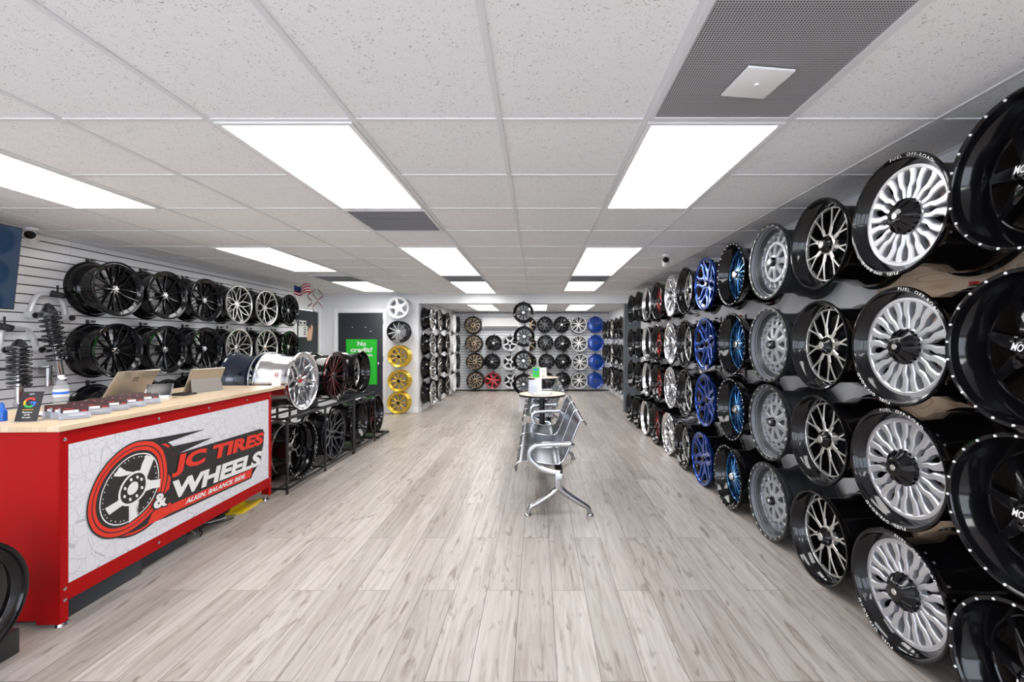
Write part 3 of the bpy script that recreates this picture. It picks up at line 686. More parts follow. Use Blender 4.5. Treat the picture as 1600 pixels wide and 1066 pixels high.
BP = [('bronze','black-lipped bronze wheel in the leftmost column of the back wall',[(230,405),(237,575),(247,745),(252,918)]),
      ('gloss','gloss black back-wall wheel left of the silver five-spoke ones',[None,(420,570),(405,745)]),
      ('red','glossy red wheel, the only red one on the back slatwall',[None,None,None,(413,918)]),
      ('grey5','silver grey five-spoke wheel left of the white column',[None,(572,570),(572,745),(580,918)]),
      ('smallbronze','small bronze-spoked back-wall wheel half hidden behind the pillar',[(752,400),(750,580),(752,740)]),
      ('black','matte black back-wall wheel right of the white pillar',[(897,400),(902,570),(913,745),(914,920)]),
      ('gloss2','gloss black back-wall wheel directly left of the white wheels',[(1052,400),(1060,575),(1066,745),(1062,918)]),
      ('white','white wheel with pale forked spokes on the back slatwall',[(1210,400),(1215,575),(1222,745),(1215,918)]),
      ('blue','solid blue wheel in the rightmost column of the back slatwall',[(1368,400),(1370,570),(1376,745),(1366,918)])]
BK['gloss2'] = BK['gloss']
YR = YB-.012-.012
for key, desc, ps in BP:
    st = BK[key]
    for ri, p in enumerate(ps):
        if not p: continue
        x, z = bw(p[0], p[1], YB-.26)
        lab = desc if key == 'red' else desc+', '+['top row','second row','third row','bottom row'][ri]
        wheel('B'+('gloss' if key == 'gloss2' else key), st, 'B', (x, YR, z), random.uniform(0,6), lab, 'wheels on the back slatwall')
        hook('satin_black', 'B', (x, YR-.030, z), st['R'], 'tiny black hook on the back slatwall, %s column, %s' % (dict(bronze='bronze wheel',gloss='second',red='second',grey5='silver five-spoke',smallbronze='half-hidden bronze',black='matte black',gloss2='gloss black',white='white wheel',blue='blue wheel')[key], ['top row','second row','third row','bottom row'][ri]), 'slatwall hooks on the back wall')
def pxw(px, py, y): return ((px-CX)/F*y, H-(py-CY)/F*y)
# --- four black wheels on the white column
stc = dict(kind='straight',n=10,R=.20,rf=.186,d=.01,face='gloss_black',side='gloss_black',lip='gloss_black',w0=.020,w1=.014,t=.02,hx=-.03,rh=.04,W=.18,cap='machined',seg=44,convex=1)
for i, (px, py) in enumerate(((817.8,488.5),(819,526),(818,564),(818,601))):
    x, z = pxw(px, py, YC-.21)
    wheel('COL', stc, 'B', (x, YC-.03, z), .3*i, 'black ten-spoke wheel on the free-standing white pillar, '+['topmost of four','second from the top','third from the top','lowest, behind the round tables'][i], 'black wheels on the white column')
    hook('satin_black', 'B', (x, YC-.046, z), .20, 'black hook on the white column holding its '+['topmost','second','third','lowest'][i]+' wheel', 'hooks on the white column')
# --- five wheels on the cross wall beside the door
XS = [('xw', dict(kind='star',n=5,face='white_paint',side='white_paint',lip='white_paint',barrel='silver_paint',cap='white_paint',w0=.075,w1=.05), (621,480.7), 'white five-spoke wheel at the top of the stack right of the far door'),
      ('xb', dict(kind='straight',n=10,face='machined',side='gloss_black',lip='gloss_black',w0=.02,w1=.015,cap='machined'), (620.7,518.5), 'black wheel with silver-edged spokes, second from top right of the far door'),
      ('xg', dict(kind='y',n=8,face='gold',side='gold_dark',lip='gold',barrel='gold',cap='gloss_black',w0=.022,w1=.016,capr=.034), (621.8,557.3), 'gold wheel right of the far door, highest of the three gold ones'),
      ('xg', None, (621.8,596), 'gold wheel right of the far door, middle of the three gold ones'),
      ('xg', None, (621,631), 'gold wheel right of the far door, standing lowest near the floor')]
for key, st, (px, py), desc in XS:
    if st: st.update(R=.208,rf=.185,d=.015,t=.02,hx=-.025,rh=.045,W=.2,seg=48)
    x, z = pxw(px, py, YC-.24)
    wheel('X'+key, st, 'B', (x, YC-.02, max(z,.212)), random.uniform(0,1), desc, 'wheels on the grey wall beside the far door')

# --- wheels on the two black racks
K1 = dict(seg=64,R=.292,W=.30)
def rackwheel(key, st, pos, spin, label, tilt=0):
    for a, b_ in K1.items(): st.setdefault(a, b_)
    return wheel(key, st, 'L', pos, spin, label, 'large wheels on the black racks', tilt)
LR = -2.35
rackwheel('K1', dict(kind='fork',n=7,face='chrome',side='polished',lip='chrome',barrel='polished',convex=1,rf=.272,d=.008,w0=.03,w1=.03,t=.03,hx=-.045,rh=.06,cap='red_cap',capr=.02,W=.34), (LR-.34,4.40,.69+.295), .4, 'large polished chrome wheel on top of the rack beside the counter end')
rackwheel('K2', dict(kind='v',n=10,face='dark_red',side='gloss_black',lip='gloss_black',convex=1,rf=.272,d=.008,w0=.013,w1=.012,t=.03,hx=-.05,rh=.045,cap='satin_black',R=.286), (LR-.30,5.13,.69+.289), .1, 'black wheel with dark red spokes on the rack top, behind the chrome one')
rackwheel('K3', dict(kind='v',n=6,face='machined',side='gloss_black',rf=.22,d=.13,w0=.014,w1=.012,t=.03,hx=-.12,rh=.05,R=.28), (LR-.30,5.86,.69+.283), .2, 'gloss black deep wheel on the far end of the rack top')
rackwheel('K4', dict(kind='y',n=6,face='machined',side='gloss_black',rf=.245,d=.17,w0=.018,w1=.014,t=.03,hx=-.14,rh=.06,studs=32,R=.285), (LR-.31,4.40,.30), .2, 'black deep-dish wheel with studded edge on the lower rack shelf nearest the counter')
rackwheel('K5', dict(kind='fork',n=8,face='dark_grey_metal',side='gloss_black',convex=1,rf=.268,d=.008,w0=.022,w1=.022,t=.03,hx=-.05,rh=.05,R=.285), (LR-.31,5.10,.30), .9, 'gunmetal forked-spoke wheel, second on the lower rack shelf')
rackwheel('K6', dict(kind='v',n=8,face='gloss_black',side='gloss_black',rf=.22,d=.10,w0=.02,w1=.018,t=.03,hx=-.08,rh=.05,R=.285), (LR-.31,5.78,.30), .5, 'gloss black deep wheel, third on the lower rack shelf')
rackwheel('K7', dict(kind='y',n=6,face='dark_red',side='gloss_black',rf=.22,d=.14,w0=.02,w1=.018,t=.03,hx=-.12,rh=.05,R=.28), (LR-.31,6.42,.315), .5, 'black wheel past the end of the lower rack shelf, nearest the gold wheels')
rackwheel('K8', dict(kind='v',n=8,face='deep_blue',side='gloss_black',lip='polished',barrel='navy_gloss',rf=.24,d=.03,w0=.02,w1=.018,t=.03,hx=-.04,rh=.05,R=.285,W=.32), (-3.28,4.75,.69+.288), .5, 'dark navy wheel with silver flange lying behind the chrome one, above the counter end')
def rack(y0, y1, bays, label, LR=LR):
    t = thing('wheel_rack', label, 'rack', (LR, (y0+y1)/2, 0)); hy = (y1-y0)/2; q = .009; xb = -.42
    X0 = .09
    for k in range(bays+1):
        y = -hy+q+(2*hy-2*q)*k/bays
        for x in (X0, xb):
            bm = B(); box(bm, (x-q, y-q, 0), (x+q, y+q, .69), 0, .001); obj('post', bm, 'black_metal', t)
    for z in (.05, .681):
        for x in (X0, xb):
            bm = B(); box(bm, (x-q, -hy, z-q), (x+q, hy, z+q)); obj('rail', bm, 'black_metal', t)
        for k in range(bays+1):
            y = -hy+q+(2*hy-2*q)*k/bays; bm = B(); box(bm, (xb, y-q, z-q), (X0, y+q, z+q)); obj('crossbar', bm, 'black_metal', t)
    for z in (.012, .645):
        for x in (-.06, -.30):
            bm = B(); box(bm, (x-q, -hy, z-q), (x+q, hy, z+q)); obj('shelf_bar', bm, 'black_metal', t)
rack(3.93, 5.36, 2, 'black steel wheel rack beside the counter end'); rack(5.37, 6.06, 1, 'short black steel wheel rack, farther from the counter')
rack(4.42, 5.08, 1, 'black steel wheel rack under the navy wheel, hidden behind the front racks', LR=-2.97)
bm = B()
for y in (6.20, 6.60): tube(bm, [(LR-.33,y,.02),(LR+.10,y,.02)], .018, 8)
for x in (LR-.30, LR+.07): tube(bm, [(x,6.20,.02),(x,6.60,.02)], .018, 8)
tag(obj('floor_stand', bm, 'black_metal'), 'low black floor stand under the last wheel past the racks', 'stand')
# --- foreground wheel on its low stand
wheel('FG', dict(kind='plate',n=0,R=.262,W=.30,rf=.22,d=.03,face='gloss_black',side='gloss_black',hx=-.01,rh=.06,t=.02,seg=72), 'L', (-2.19-.30, 1.62, .355), 0, 'gloss black wheel cut off by the lower left corner of the picture', 'foreground wheel', .0)
t = thing('wheel_stand', 'low black metal stand carrying the wheel in the lower left corner', 'stand', (-2.3, 1.62, 0))
for y in (-.24, .27):
    bm = B(); tube(bm, smooth_path([(-.4,y,.05),(-.15,y,.05),(-.01,y,.065)],4), .035, 12); box(bm, (-.04,y-.05,0), (0,y+.05,.11), 0, .006); obj('side_rail', bm, 'satin_black', t)
for x in (-.32, -.10):
    bm = B(); box(bm, (x-.02,-.24,.01), (x+.02,.27,.035), 0, .004); obj('crossbar', bm, 'satin_black', t)

# ------------------------------------------------------------------ plywood on the right wall
bm = B(); box(bm, (XR-.018, -.9, .02), (XR, 1.335, CEIL-.10)); box(bm, (XR-.018, 1.34, .02), (XR, 2.56, CEIL-.10))
struct('trim_6', bm, 'plywood')

# ------------------------------------------------------------------ counter
A = Vector((-2.294, 2.10, 0)); Bp = Vector((-2.339, 3.83, 0)); e = (Bp-A).normalized(); Lc = (Bp-A).length
rz = math.atan2(-e.x, e.y)        # local +y runs along the front
ct = thing('service_counter', 'red metal service counter with a butcher-block top and a large logo panel', 'counter', A, (0,0,rz))
DP = .78
# local: x<0 goes back from the front plane, y along it
bm = B()
box(bm, (-.045,0,.03), (-.004,.006,.945)); box(bm, (-.11,-.004,.02), (-.002,.004,.945)); box(bm, (-.004,-.004,.02), (0,.035,.945)); obj('corner_post', bm, 'counter_red', ct)
bm = B(); box(bm, (-.08,Lc-.004,.04), (-.002,Lc+.004,.945)); box(bm, (-.004,Lc-.035,.04), (0,Lc+.004,.945)); obj('corner_post', bm, 'counter_red', ct)
for y in (0, Lc-.04):
    bm = B(); box(bm, (-DP,y,.03), (-DP+.04,y+.04,.945)); obj('corner_post', bm, 'counter_red', ct)
bm = B(); box(bm, (-DP+.03,.010,.03), (-.11,.014,.945)); obj('end_panel', bm, 'counter_red', ct)
bm = B(); box(bm, (-DP+.03,Lc-.014,.10), (-.08,Lc-.010,.945)); obj('end_panel', bm, 'counter_red', ct)
bm = B(); box(bm, (-.012,.035,.875), (-.003,Lc-.035,.945)); obj('top_rail', bm, 'counter_red', ct)
bm = B(); box(bm, (-.012,.035,.115), (-.003,Lc-.035,.205)); obj('bottom_rail', bm, 'counter_red', ct)
bm = B(); box(bm, (-DP+.01,.01,.16), (-DP+.015,Lc-.01,.94)); obj('back_panel', bm, 'counter_red', ct)
for (u, z) in ((.018,.905),(.018,.18),(.018,.125),(.56,.91),(.98,.91),(1.40,.91),(Lc-.018,.905),(Lc-.018,.185),(Lc-.018,.14),(.56,.155)):
    bm = B(); lathe_solid(bm, [(0,.0085),(.003,.0085),(.005,.004)], 16, 'X', 0, (-.001,u,z)); obj('bolt', bm, 'alu', ct)
for x, u in ((-.03,.03),(-.03,Lc-.03),(-DP+.02,.03),(-DP+.02,Lc-.03)):
    bm = B(); cyl(bm, (x,u,0), (x,u,.012), .03, .026, 20); cyl(bm, (x,u,.012), (x,u,.05), .008); obj('levelling_foot', bm, 'alu', ct)
bm = B(); box(bm, (-DP-.02,-.03,.950), (.022,Lc+.19,.976), 0, .002); obj('worktop', bm, 'butcher_block', ct)
# the logo panel, traced from the photograph and laid flat on the panel
U0, U1, Z0, Z1 = .028, Lc-.012, .198, .877
def homog(src, dst):
    Aq = []; b = []
    for (x, y), (u, v) in zip(src, dst):
        Aq.append([x,y,1,0,0,0,-u*x,-u*y]); b.append(u); Aq.append([0,0,0,x,y,1,-v*x,-v*y]); b.append(v)
    n = 8
    for i in range(n):
        p = max(range(i,n), key=lambda r: abs(Aq[r][i])); Aq[i], Aq[p] = Aq[p], Aq[i]; b[i], b[p] = b[p], b[i]
        for r in range(n):
            if r != i:
                f = Aq[r][i]/Aq[i][i]
                for c in range(i,n): Aq[r][c] -= f*Aq[i][c]
                b[r] -= f*b[i]
    h = [b[i]/Aq[i][i] for i in range(n)]
    def fn(x, y):
        w = h[6]*x+h[7]*y+1; return (h[0]*x+h[1]*y+h[2])/w, (h[3]*x+h[4]*y+h[5])/w
    return fn
HP = homog([(98.7,697.6),(418.6,627.4),(420.5,746.0),(103.5,906.5)], [(U0,Z1),(U1,Z1),(U1,Z0),(U0,Z0)])
def S(cx, cy): return HP(100+cx/4.845, 640+cy/4.845)      # crop pixels -> panel plane
bm = B(); box(bm, (-.006,U0,Z0), (-.001,U1,Z1)); sign = obj('logo_panel', bm, 'sign_panel', ct, label='white panel with a tyre shop logo over a faint line pattern')
LAY = [0.0]
def poly(name, pts, m, lab=None):
    LAY[0] += .00022; d = LAY[0]-.001
    bm = B(); vs = [bm.verts.new((d+.0012, *S(x, y))) for x, y in pts]; bm.faces.new(vs); bmesh.ops.triangulate(bm, faces=bm.faces)
    return obj(name, bm, m, sign, label=lab)
def multi(name, polys, m):
    LAY[0] += .00022; d = LAY[0]-.001; bm = B()
    for pts in polys: bm.faces.new([bm.verts.new((d+.0012, *S(x, y))) for x, y in pts])
    bmesh.ops.triangulate(bm, faces=bm.faces); return obj(name, bm, m, sign)
def word(name, s, quad, m, grow=0, **k):
    LAY[0] += .00022; d = LAY[0]-.001
    h = homog([(0,0),(1,0),(1,1),(0,1)], quad)
    bm = B(); put_text(bm, s, lambda u, v: (d+.0012, *S(*h(u, v))), **k); return obj(name, bm, m, sign)
OUT = [(590,240),(520,250),(440,285),(360,345),(280,430),(215,530),(170,640),(150,740),(155,830),(190,910),(250,955),(320,968),(400,955),(480,920),(560,865),(640,790),(700,710),(745,610),(765,500),(758,400),(730,310),(680,260),(640,243)]
OUT = [(p.x, p.y) for p in smooth_path([(x,y,0) for x,y in OUT+[OUT[0]]], 4)][:-1]
cc = (470, 603)
def ell(s, dx=0, dy=0): return [(cc[0]+dx+(x-cc[0])*s, cc[1]+dy+(y-cc[1])*s) for x, y in OUT]
# second printed tyre behind the first
poly('rear_tyre', ell(.985, 92, 0), 'black_ink'); poly('rear_tyre_ring', ell(.945, 92, 0), 'red_ink'); poly('rear_tyre_core', ell(.90, 92, 0), 'black_ink')
poly('speed_streak', [(560,243),(640,235),(1045,163),(700,280)], 'black_ink'); poly('speed_streak', [(725,305),(1105,223),(820,352)], 'black_ink')
poly('letter_backing', [(770,480),(790,350),(830,345),(1460,162),(1488,162),(1500,185),(1494,285),(1488,300),(1474,400),(1455,428),(1418,445),(1408,520),(1395,530),(760,812),(640,850),(680,740),(770,690)], 'black_ink')
poly('slogan_bar', [(790,718),(1415,452),(1398,518),(785,782)], 'red_ink'); poly('red_flash', [(612,868),(655,765),(790,700),(785,782),(700,830)], 'red_ink')
poly('red_flash', [(745,470),(785,520),(775,600),(735,640)], 'red_ink')
poly('tyre', ell(1.0), 'black_ink'); poly('tyre_red_ring', ell(.965), 'red_ink'); poly('tyre_groove', ell(.885), 'black_ink'); poly('tyre_red_ring', ell(.86), 'red_ink'); poly('tyre_sidewall', ell(.79), 'black_ink')
c2 = (8, 0)
poly('rim_edge', ell(.73, *c2), 'white_ink'); poly('rim_face', ell(.705, *c2), 'black_ink')
import itertools
def ep(s, k, dx=8): q = ell(s, dx, 0); return q[int(k*len(q)) % len(q)]
def dot(c, r): return [(c[0]+r*math.cos(a*PI/4), c[1]+r*1.15*math.sin(a*PI/4)) for a in range(8)]
multi('rim_rivets', [dot(ep(.655, k/34), 4.5) for k in range(34)], 'white_ink')
SP = [[(545,478),(560,420),(592,352),(655,372),(622,440),(600,520)], [(455,500),(400,512),(345,510),(392,440),(440,470),(500,480)], [(420,640),(380,690),(285,745),(318,792),(400,735),(450,705)],
      [(465,705),(472,760),(470,850),(532,805),(520,745),(545,690)], [(585,520),(630,540),(705,530),(700,590),(640,600),(590,620)]]
multi('rim_spokes', SP, 'white_ink')
HQ = lambda s, dx=0: [(500+dx+(x-cc[0])*s, 597+(y-cc[1])*s) for x, y in OUT]
poly('hub_plate', HQ(.36), 'white_ink'); poly('hub_ring', HQ(.31), 'black_ink'); poly('hub_centre', HQ(.135, -5), 'white_ink')
multi('lug_dots', [dot(HQ(.225)[int(k/8*len(OUT))], 11) for k in range(8)], 'white_ink')
word('company_name', 'JC TIRES', [(785,524),(1478,300),(1500,180),(815,358)], 'red_ink', bold=.05)
word('company_name', 'WHEELS', [(772,692),(1462,430),(1488,315),(796,548)], 'white_ink', bold=.05)
word('ampersand_outline', '&', [(634,768),(768,728),(762,616),(648,628)], 'black_ink', bold=.09)
word('ampersand', '&', [(650,755),(756,722),(752,628),(662,640)], 'white_ink', bold=.04)
word('slogan', 'ALIGN. BALANCE. RIDE.', [(893,718),(1350,522),(1362,488),(908,676)], 'white_ink', bold=.04)

# under the counter
bm = B(); mt = Matrix.Translation(A) @ Matrix.Rotation(rz, 4, 'Z')
box(bm, (-.45,.05,0), (-.05,.50,.115), 0, .002, mt); tag(obj('base_box', bm, 'kick_grey'), 'dark grey box under the near end of the red counter', 'box')
bm = B(); box(bm, (-.45,.505,0), (-.09,.90,.112), 0, .002, mt); tag(obj('base_box', bm, 'kick_grey'), 'dark grey box under the middle of the counter, behind the first one', 'box')
bm = B(); box(bm, (-.50,.96,0), (-.30,1.08,.10), 0, .004, mt); box(bm, (-.45,1.0,.10), (-.35,1.06,.13), 0, .004, mt); tag(obj('power_unit', bm, 'satin_black'), 'small black power unit on the floor under the counter', 'power unit')
for k, mm in enumerate(('satin_black','silver_paint','satin_black','alu')):
    bm = B(); pts = [(-.05-.05*k-.05*math.sin(i/14*PI*2), .97+.32*i/14+.02*math.sin(i*1.3+k), .012+.006*k+.03*math.sin(i/14*PI)) for i in range(15)]
    tube(bm, [mt @ Vector(p) for p in smooth_path(pts,3)], .005, 6); tag(obj('power_cable', bm, mm), ['black cable curling on the floor under the counter, frontmost','silver-grey cable looping under the counter','black cable deepest under the counter','thin shiny cable coiled under the counter'][k], 'cable')
bm = B(); cyl(bm, mt @ Vector((-.16,1.33,.0)), mt @ Vector((-.16,1.33,.12)), .03); tag(obj('dark_canister', bm, 'kick_grey'), 'dark upright canister under the far half of the counter', 'canister')
t = thing('yellow_floor_sign', 'yellow plastic piece lying on the floor under the far end of the counter', 'floor sign', mt @ Vector((-.10,1.52,0)), (0,0,rz))
bm = B(); prism(bm, [(-.16,-.07),(.13,-.05),(.17,.05),(-.12,.07)], .018, 0, lambda u, v, w: (v, u, w)); obj('base_plate', bm, 'yellow', t)
bm = B(); prism(bm, [(-.15,.018),(.05,.018),(.03,.10),(-.12,.06)], .012, 0, lambda u, v, w: (-.03+w, u, v)); obj('upright_flap', bm, 'yellow', t)

# ------------------------------------------------------------------ on the worktop
ZT = .976
def onTop(px, py): y = (H-ZT)*F/(py-CY); return ((px-CX)/F*y, y)
t = thing('review_card_stand', 'black card with a multicoloured letter G standing at the near end of the counter', 'card stand', (-2.57, 2.19, ZT), (0,0,.25))
mL = Matrix.Rotation(-.30, 4, 'X')
bm = B(); box(bm, (-.045,-.002,.004), (.045,.002,.155), 0, .001, mL); card = obj('card', bm, 'black_ink', t)
bm = B(); box(bm, (-.05,-.01,0), (.05,.09,.004)); obj('base', bm, 'acrylic', t)
def ring(bm, a0, a1, mi):
    n = 10; r0, r1 = .017, .026
    for i in range(n):
        q = [(r, a0+(a1-a0)*k/n) for r, k in ((r0,i),(r1,i),(r1,i+1),(r0,i+1))]
        bm.faces.new([bm.verts.new(mL @ Vector((r*math.cos(a), -.0032, .098+r*math.sin(a)))) for r, a in q]).material_index = mi
bm = B(); D = math.radians; ring(bm, D(40), D(150), 0); ring(bm, D(150), D(210), 1); ring(bm, D(210), D(310), 2); ring(bm, D(310), D(360), 3)
bm.faces.new([bm.verts.new(mL @ Vector(p)) for p in ((0,-.0032,.094),(.026,-.0032,.094),(.026,-.0032,.102),(0,-.0032,.102))]).material_index = 3
obj('letter_g', bm, ['g_red','g_yellow','g_green','g_blue'], card)
bm = B()
for s, zz, ww, hh in (('NFC',.138,.02,.007),('Review',.045,.04,.008),('us on',.032,.022,.007),('Google',.018,.035,.008)):
    put_text(bm, s, lambda u, v: mL @ Vector(((u-.5)*ww, -.0032, zz+v*hh)), bold=.01)
obj('card_lettering', bm, 'white_ink', card)
bm = B()
for k in range(5): box(bm, (-.021+k*.009, -.0034,.060), (-.016+k*.009,-.0030,.064), 0, 0, mL)
obj('rating_stars', bm, 'g_yellow', card)
# business card holders: stepped clear pockets
cardp = None; cn = 0
for j in range(5):
    for i in range(3):
        y = 2.27+.135*j+.03*i; x = -2.405-.075*i-.024*j; zz = ZT+.002
        lab = 'clear pocket of dark business cards on the counter, %s from near end, %s tier' % (['first','second','third','fourth','fifth'][j], ['front','middle','rear'][i])
        if cardp is None:
            t = thing('card_holder', lab, 'card holder', (x,y,zz), (0,0,.9), 'business card pockets on the counter')
            t.scale = (1.15,1.1,1.35)
            mc = Matrix.Rotation(-.38, 4, 'X')
            bm = B(); box(bm, (-.05,-.004,0), (.05,-.002,.026), 0, 0, mc); box(bm, (-.05,.012,0), (.05,.014,.050), 0, 0, mc); box(bm, (-.05,-.004,0), (-.048,.014,.03), 0, 0, mc); box(bm, (.048,-.004,0), (.05,.014,.03), 0, 0, mc); box(bm, (-.05,-.006,0), (.05,.045,.003)); obj('pocket', bm, 'acrylic', t)
            bm = B(); box(bm, (-.044,.0,.003), (.044,.009,.052), 0, 0, mc); cdz = obj('cards', bm, 'card_dark', t)
            bm = B(); box(bm, (-.036,-.0015,.026), (.012,-.0005,.036), 0, 0, mc); box(bm, (-.02,-.0015,.012), (.035,-.0005,.020), 0, 0, mc); obj('card_print', bm, 'white_ink', cdz)
            bm = B(); box(bm, (-.036,-.0015,.040), (-.005,-.0005,.044), 0, 0, mc); box(bm, (.02,-.0015,.022), (.038,-.0005,.034), 0, 0, mc); obj('card_print', bm, 'card_red', cdz)
            cardp = t
        else: dup(cardp, (x,y,zz), (0,0,.9), lab)
t = thing('white_card', 'small white card with a red mark standing at the far end of the counter', 'card', (-2.375, 3.965, ZT), (0,0,.35))
bm = B(); mw = Matrix.Rotation(-.15, 4, 'X'); box(bm, (-.036,-.0015,0), (.036,.0015,.15), 0, 0, mw); sh0 = obj('sheet', bm, 'paper', t)
bm = B(); box(bm, (-.036,0,0), (.036,.045,.004)); obj('foot', bm, 'acrylic', t)
bm = B(); put_text(bm, 'G', lambda u, v: mw @ Vector(((u-.5)*.03, -.0028, .085+v*.035)), bold=.03); obj('letter_g', bm, 'card_red', sh0)
# blue tubes and white cloth near the card
for k, (x, y) in enumerate(((-2.72,2.22),(-2.665,2.275),(-2.80,2.28),(-2.78,2.36))):
    bm = B(); lathe_solid(bm, [(0,.016),(.05,.016),(.062,.008),(.085,.006)], 16, 'Z', 0, (x,y,ZT)); tag(obj('blue_bottle', bm, 'blue_plastic'), 'small blue bottle behind the black G card, '+['nearest the left picture edge','closest to the card','farthest left','rearmost'][k], 'bottle', 'blue bottles on the counter')
bm = B(); V = {}
for i in range(9):
    for j in range(7): V[i,j] = bm.verts.new((-2.70+.10*(i/8-.5), 2.385+.10*(j/6-.5)+.008*math.sin(i*2), ZT+.006+.014*abs(math.sin(i*1.7+j*1.1))*(1-abs(i/4-1)**3)))
for i in range(8):
    for j in range(6): bm.faces.new((V[i,j],V[i+1,j],V[i+1,j+1],V[i,j+1]))
o = obj('white_cloth', bm, 'paper'); md = o.modifiers.new('t','SOLIDIFY'); md.thickness = .004; tag(o, 'crumpled white cloth beside the black G card', 'cloth')
# water bottle
t = thing('water_bottle', 'clear plastic water bottle with white cap on the counter', 'bottle', (-2.86, 2.62, ZT))
bm = B(); lathe_solid(bm, [(0,.028),(.01,.033),(.06,.033),(.065,.031),(.07,.033),(.13,.033),(.155,.024),(.175,.013),(.185,.012)], 28); obj('body', bm, 'bottle_clear', t)
bm = B(); lathe_solid(bm, [(.185,.015),(.2,.015),(.202,.013)], 20); obj('cap', bm, 'white_plastic', t)
bm = B(); lathe(bm, [(.075,.0335),(.118,.0335),(.118,.0340),(.075,.0340)], 28, 'Z'); lb = obj('label_band', bm, 'paper', t); bm = B(); lathe(bm, [(.09,.0342),(.105,.0342),(.105,.0345),(.09,.0345)], 28, 'Z'); obj('blue_stripe', bm, 'g_blue', lb)
# tablets
def tablet(name, label, x, y, rz_, wd, ht, tilt, m, logo):
    t = thing(name, label, 'tablet', (x,y,ZT), (0,0,rz_)); mq = Matrix.Rotation(tilt, 4, 'X')
    bm = B(); box(bm, (-wd/2,-.005,.008), (wd/2,.005,ht), 0, .003, mq); bk = obj('back_cover', bm, m, t)
    bm = B(); box(bm, (-wd/2+.008,.005,.016), (wd/2-.008,.0065,ht-.008), 0, 0, mq); obj('display', bm, 'screen', t)
    if logo:
        bm = B(); z0 = ht*.72
        for q in ((-.016,-.016,.016,-.012),(-.016,.012,.016,.016),(-.016,-.012,-.012,.012),(.012,-.012,.016,.012),(-.004,-.004,.004,.004)): box(bm, (q[0],-.0062,z0+q[1]), (q[2],-.0052,z0+q[3]), 0, 0, mq)
        obj('square_logo', bm, 'black_ink', bk)
    return t, mq
t, mq = tablet('tablet', 'beige-backed tablet with a square logo, propped on the counter behind the cards', -2.91, 3.06, PI/2-.1, .29, .245, .60, 'tablet_back', True)
bm = B(); box(bm, (-.06,-.10,0), (.06,.04,.008), 0, .003); obj('stand_foot', bm, 'tablet_grey', t)
t, mq = tablet('tablet', 'grey-beige tablet with folding kickstand at the far end of the counter', -2.72, 3.52, PI/2-.15, .30, .205, .40, 'tablet_back', False)
bm = B(); prism(bm, [(-.14,0),(.14,0),(.13,.11),(-.13,.11)], .004, 0, lambda u, v, w: (u, -.075+v*.2+w, v)); obj('kickstand', bm, 'tablet_grey', t)
t = thing('card_terminal', 'white payment terminal with black screen in front of the beige tablet', 'terminal', (-2.645, 3.035, ZT), (0,0,.5))
bm = B(); prism(bm, [(-.06,0),(.07,0),(.07,.035),(-.06,.018)], .13, 0, lambda u, v, w: (-.065+w, u, v)); obj('base', bm, 'white_plastic', t)
bm = B(); mk = Matrix.Translation((0,.01,.02)) @ Matrix.Rotation(-.75, 4, 'X'); box(bm, (-.075,-.006,0), (.075,.006,.11), 0, .005, mk); sc_ = obj('screen_bezel', bm, 'alu', t)
bm = B(); box(bm, (-.068,-.008,.007), (.068,-.005,.103), 0, .001, mk); obj('display', bm, 'screen_black', sc_)
bm = B(); box(bm, (-2.74,3.24,ZT), (-2.62,3.36,ZT+.016), 0, .004); tag(obj('black_tray', bm, 'satin_black'), 'flat black device lying between the two tablets', 'device')

# ------------------------------------------------------------------ screen and display parts on the left slatwall
t = thing('wall_screen', 'dark blue wall screen tilted down at the left picture edge', 'screen', (XL, 2.75, 1.93))
mv = Matrix.Translation((.22,0,0)) @ Matrix.Rotation(-.11, 4, 'Y')
bm = B(); box(bm, (-.03,-.56,-.31), (.0,.56,.31), 0, .004, Matrix.Translation((.235,0,0)) @ Matrix.Rotation(.11, 4, 'Y')); obj('casing', bm, 'satin_black', t)
bm = B(); box(bm, (0,-.55,-.30), (.002,.552,.303), 0, 0, Matrix.Translation((.2355,0,0)) @ Matrix.Rotation(.11, 4, 'Y')); obj('display', bm, 'screen', t)
bm = B(); box(bm, (0,-.12,-.1), (.02,.12,.1)); box(bm, (.02,-.03,-.03), (.205,.03,.03)); obj('wall_bracket', bm, 'black_metal', t)
def coilover(px, py0, py1, lean, label):
    y = 3.98*F/(CX-px); z1 = H-(py0-CY)/F*y; z0 = H-(py1-CY)/F*y; L = z1-z0
    t = thing('coilover_shock', label, 'shock absorber', (-3.98, y, z0), (lean, 0, 0))
    bm = B(); cyl(bm, (0,0,0), (0,0,L*.42), .024); cyl(bm, (0,-.025,-.018), (0,.025,-.018), .022); obj('damper_tube', bm, 'alu', t)
    bm = B(); n = 160; turns = 9
    tube(bm, [(.060*math.cos(i/n*turns*2*PI), .060*math.sin(i/n*turns*2*PI), L*.26+L*.60*i/n) for i in range(n+1)], .0105, 8); obj('coil_spring', bm, 'spring_black', t)
    bm = B(); lathe_solid(bm, [(L*.42,.03),(L*.43,.036),(L*.85,.038),(L*.86,.066),(L*.885,.066),(L*.90,.045),(L*.96,.03),(L,.012)], 24); cyl(bm, (0,.03,L*.9), (0,.03,L*.97), .005); cyl(bm, (0,-.03,L*.9), (0,-.03,L*.97), .005); obj('top_mount', bm, 'spring_black', t)
    bm = B(); lathe_solid(bm, [(L*.235,.03),(L*.24,.064),(L*.255,.064),(L*.26,.03)], 24); obj('spring_perch', bm, 'spring_black', t)
    bm = B(); box(bm, (-.18,-.012,L*.5), (-.014,.012,L*.5+.02)); obj('mount_peg', bm, 'black_metal', t)
coilover(95, 474, 590, .16, 'black coilover shock leaning on the slatwall, nearer the black wheels')
coilover(30, 530, 628, 0, 'black coilover shock upright behind the counter, at the left picture edge')
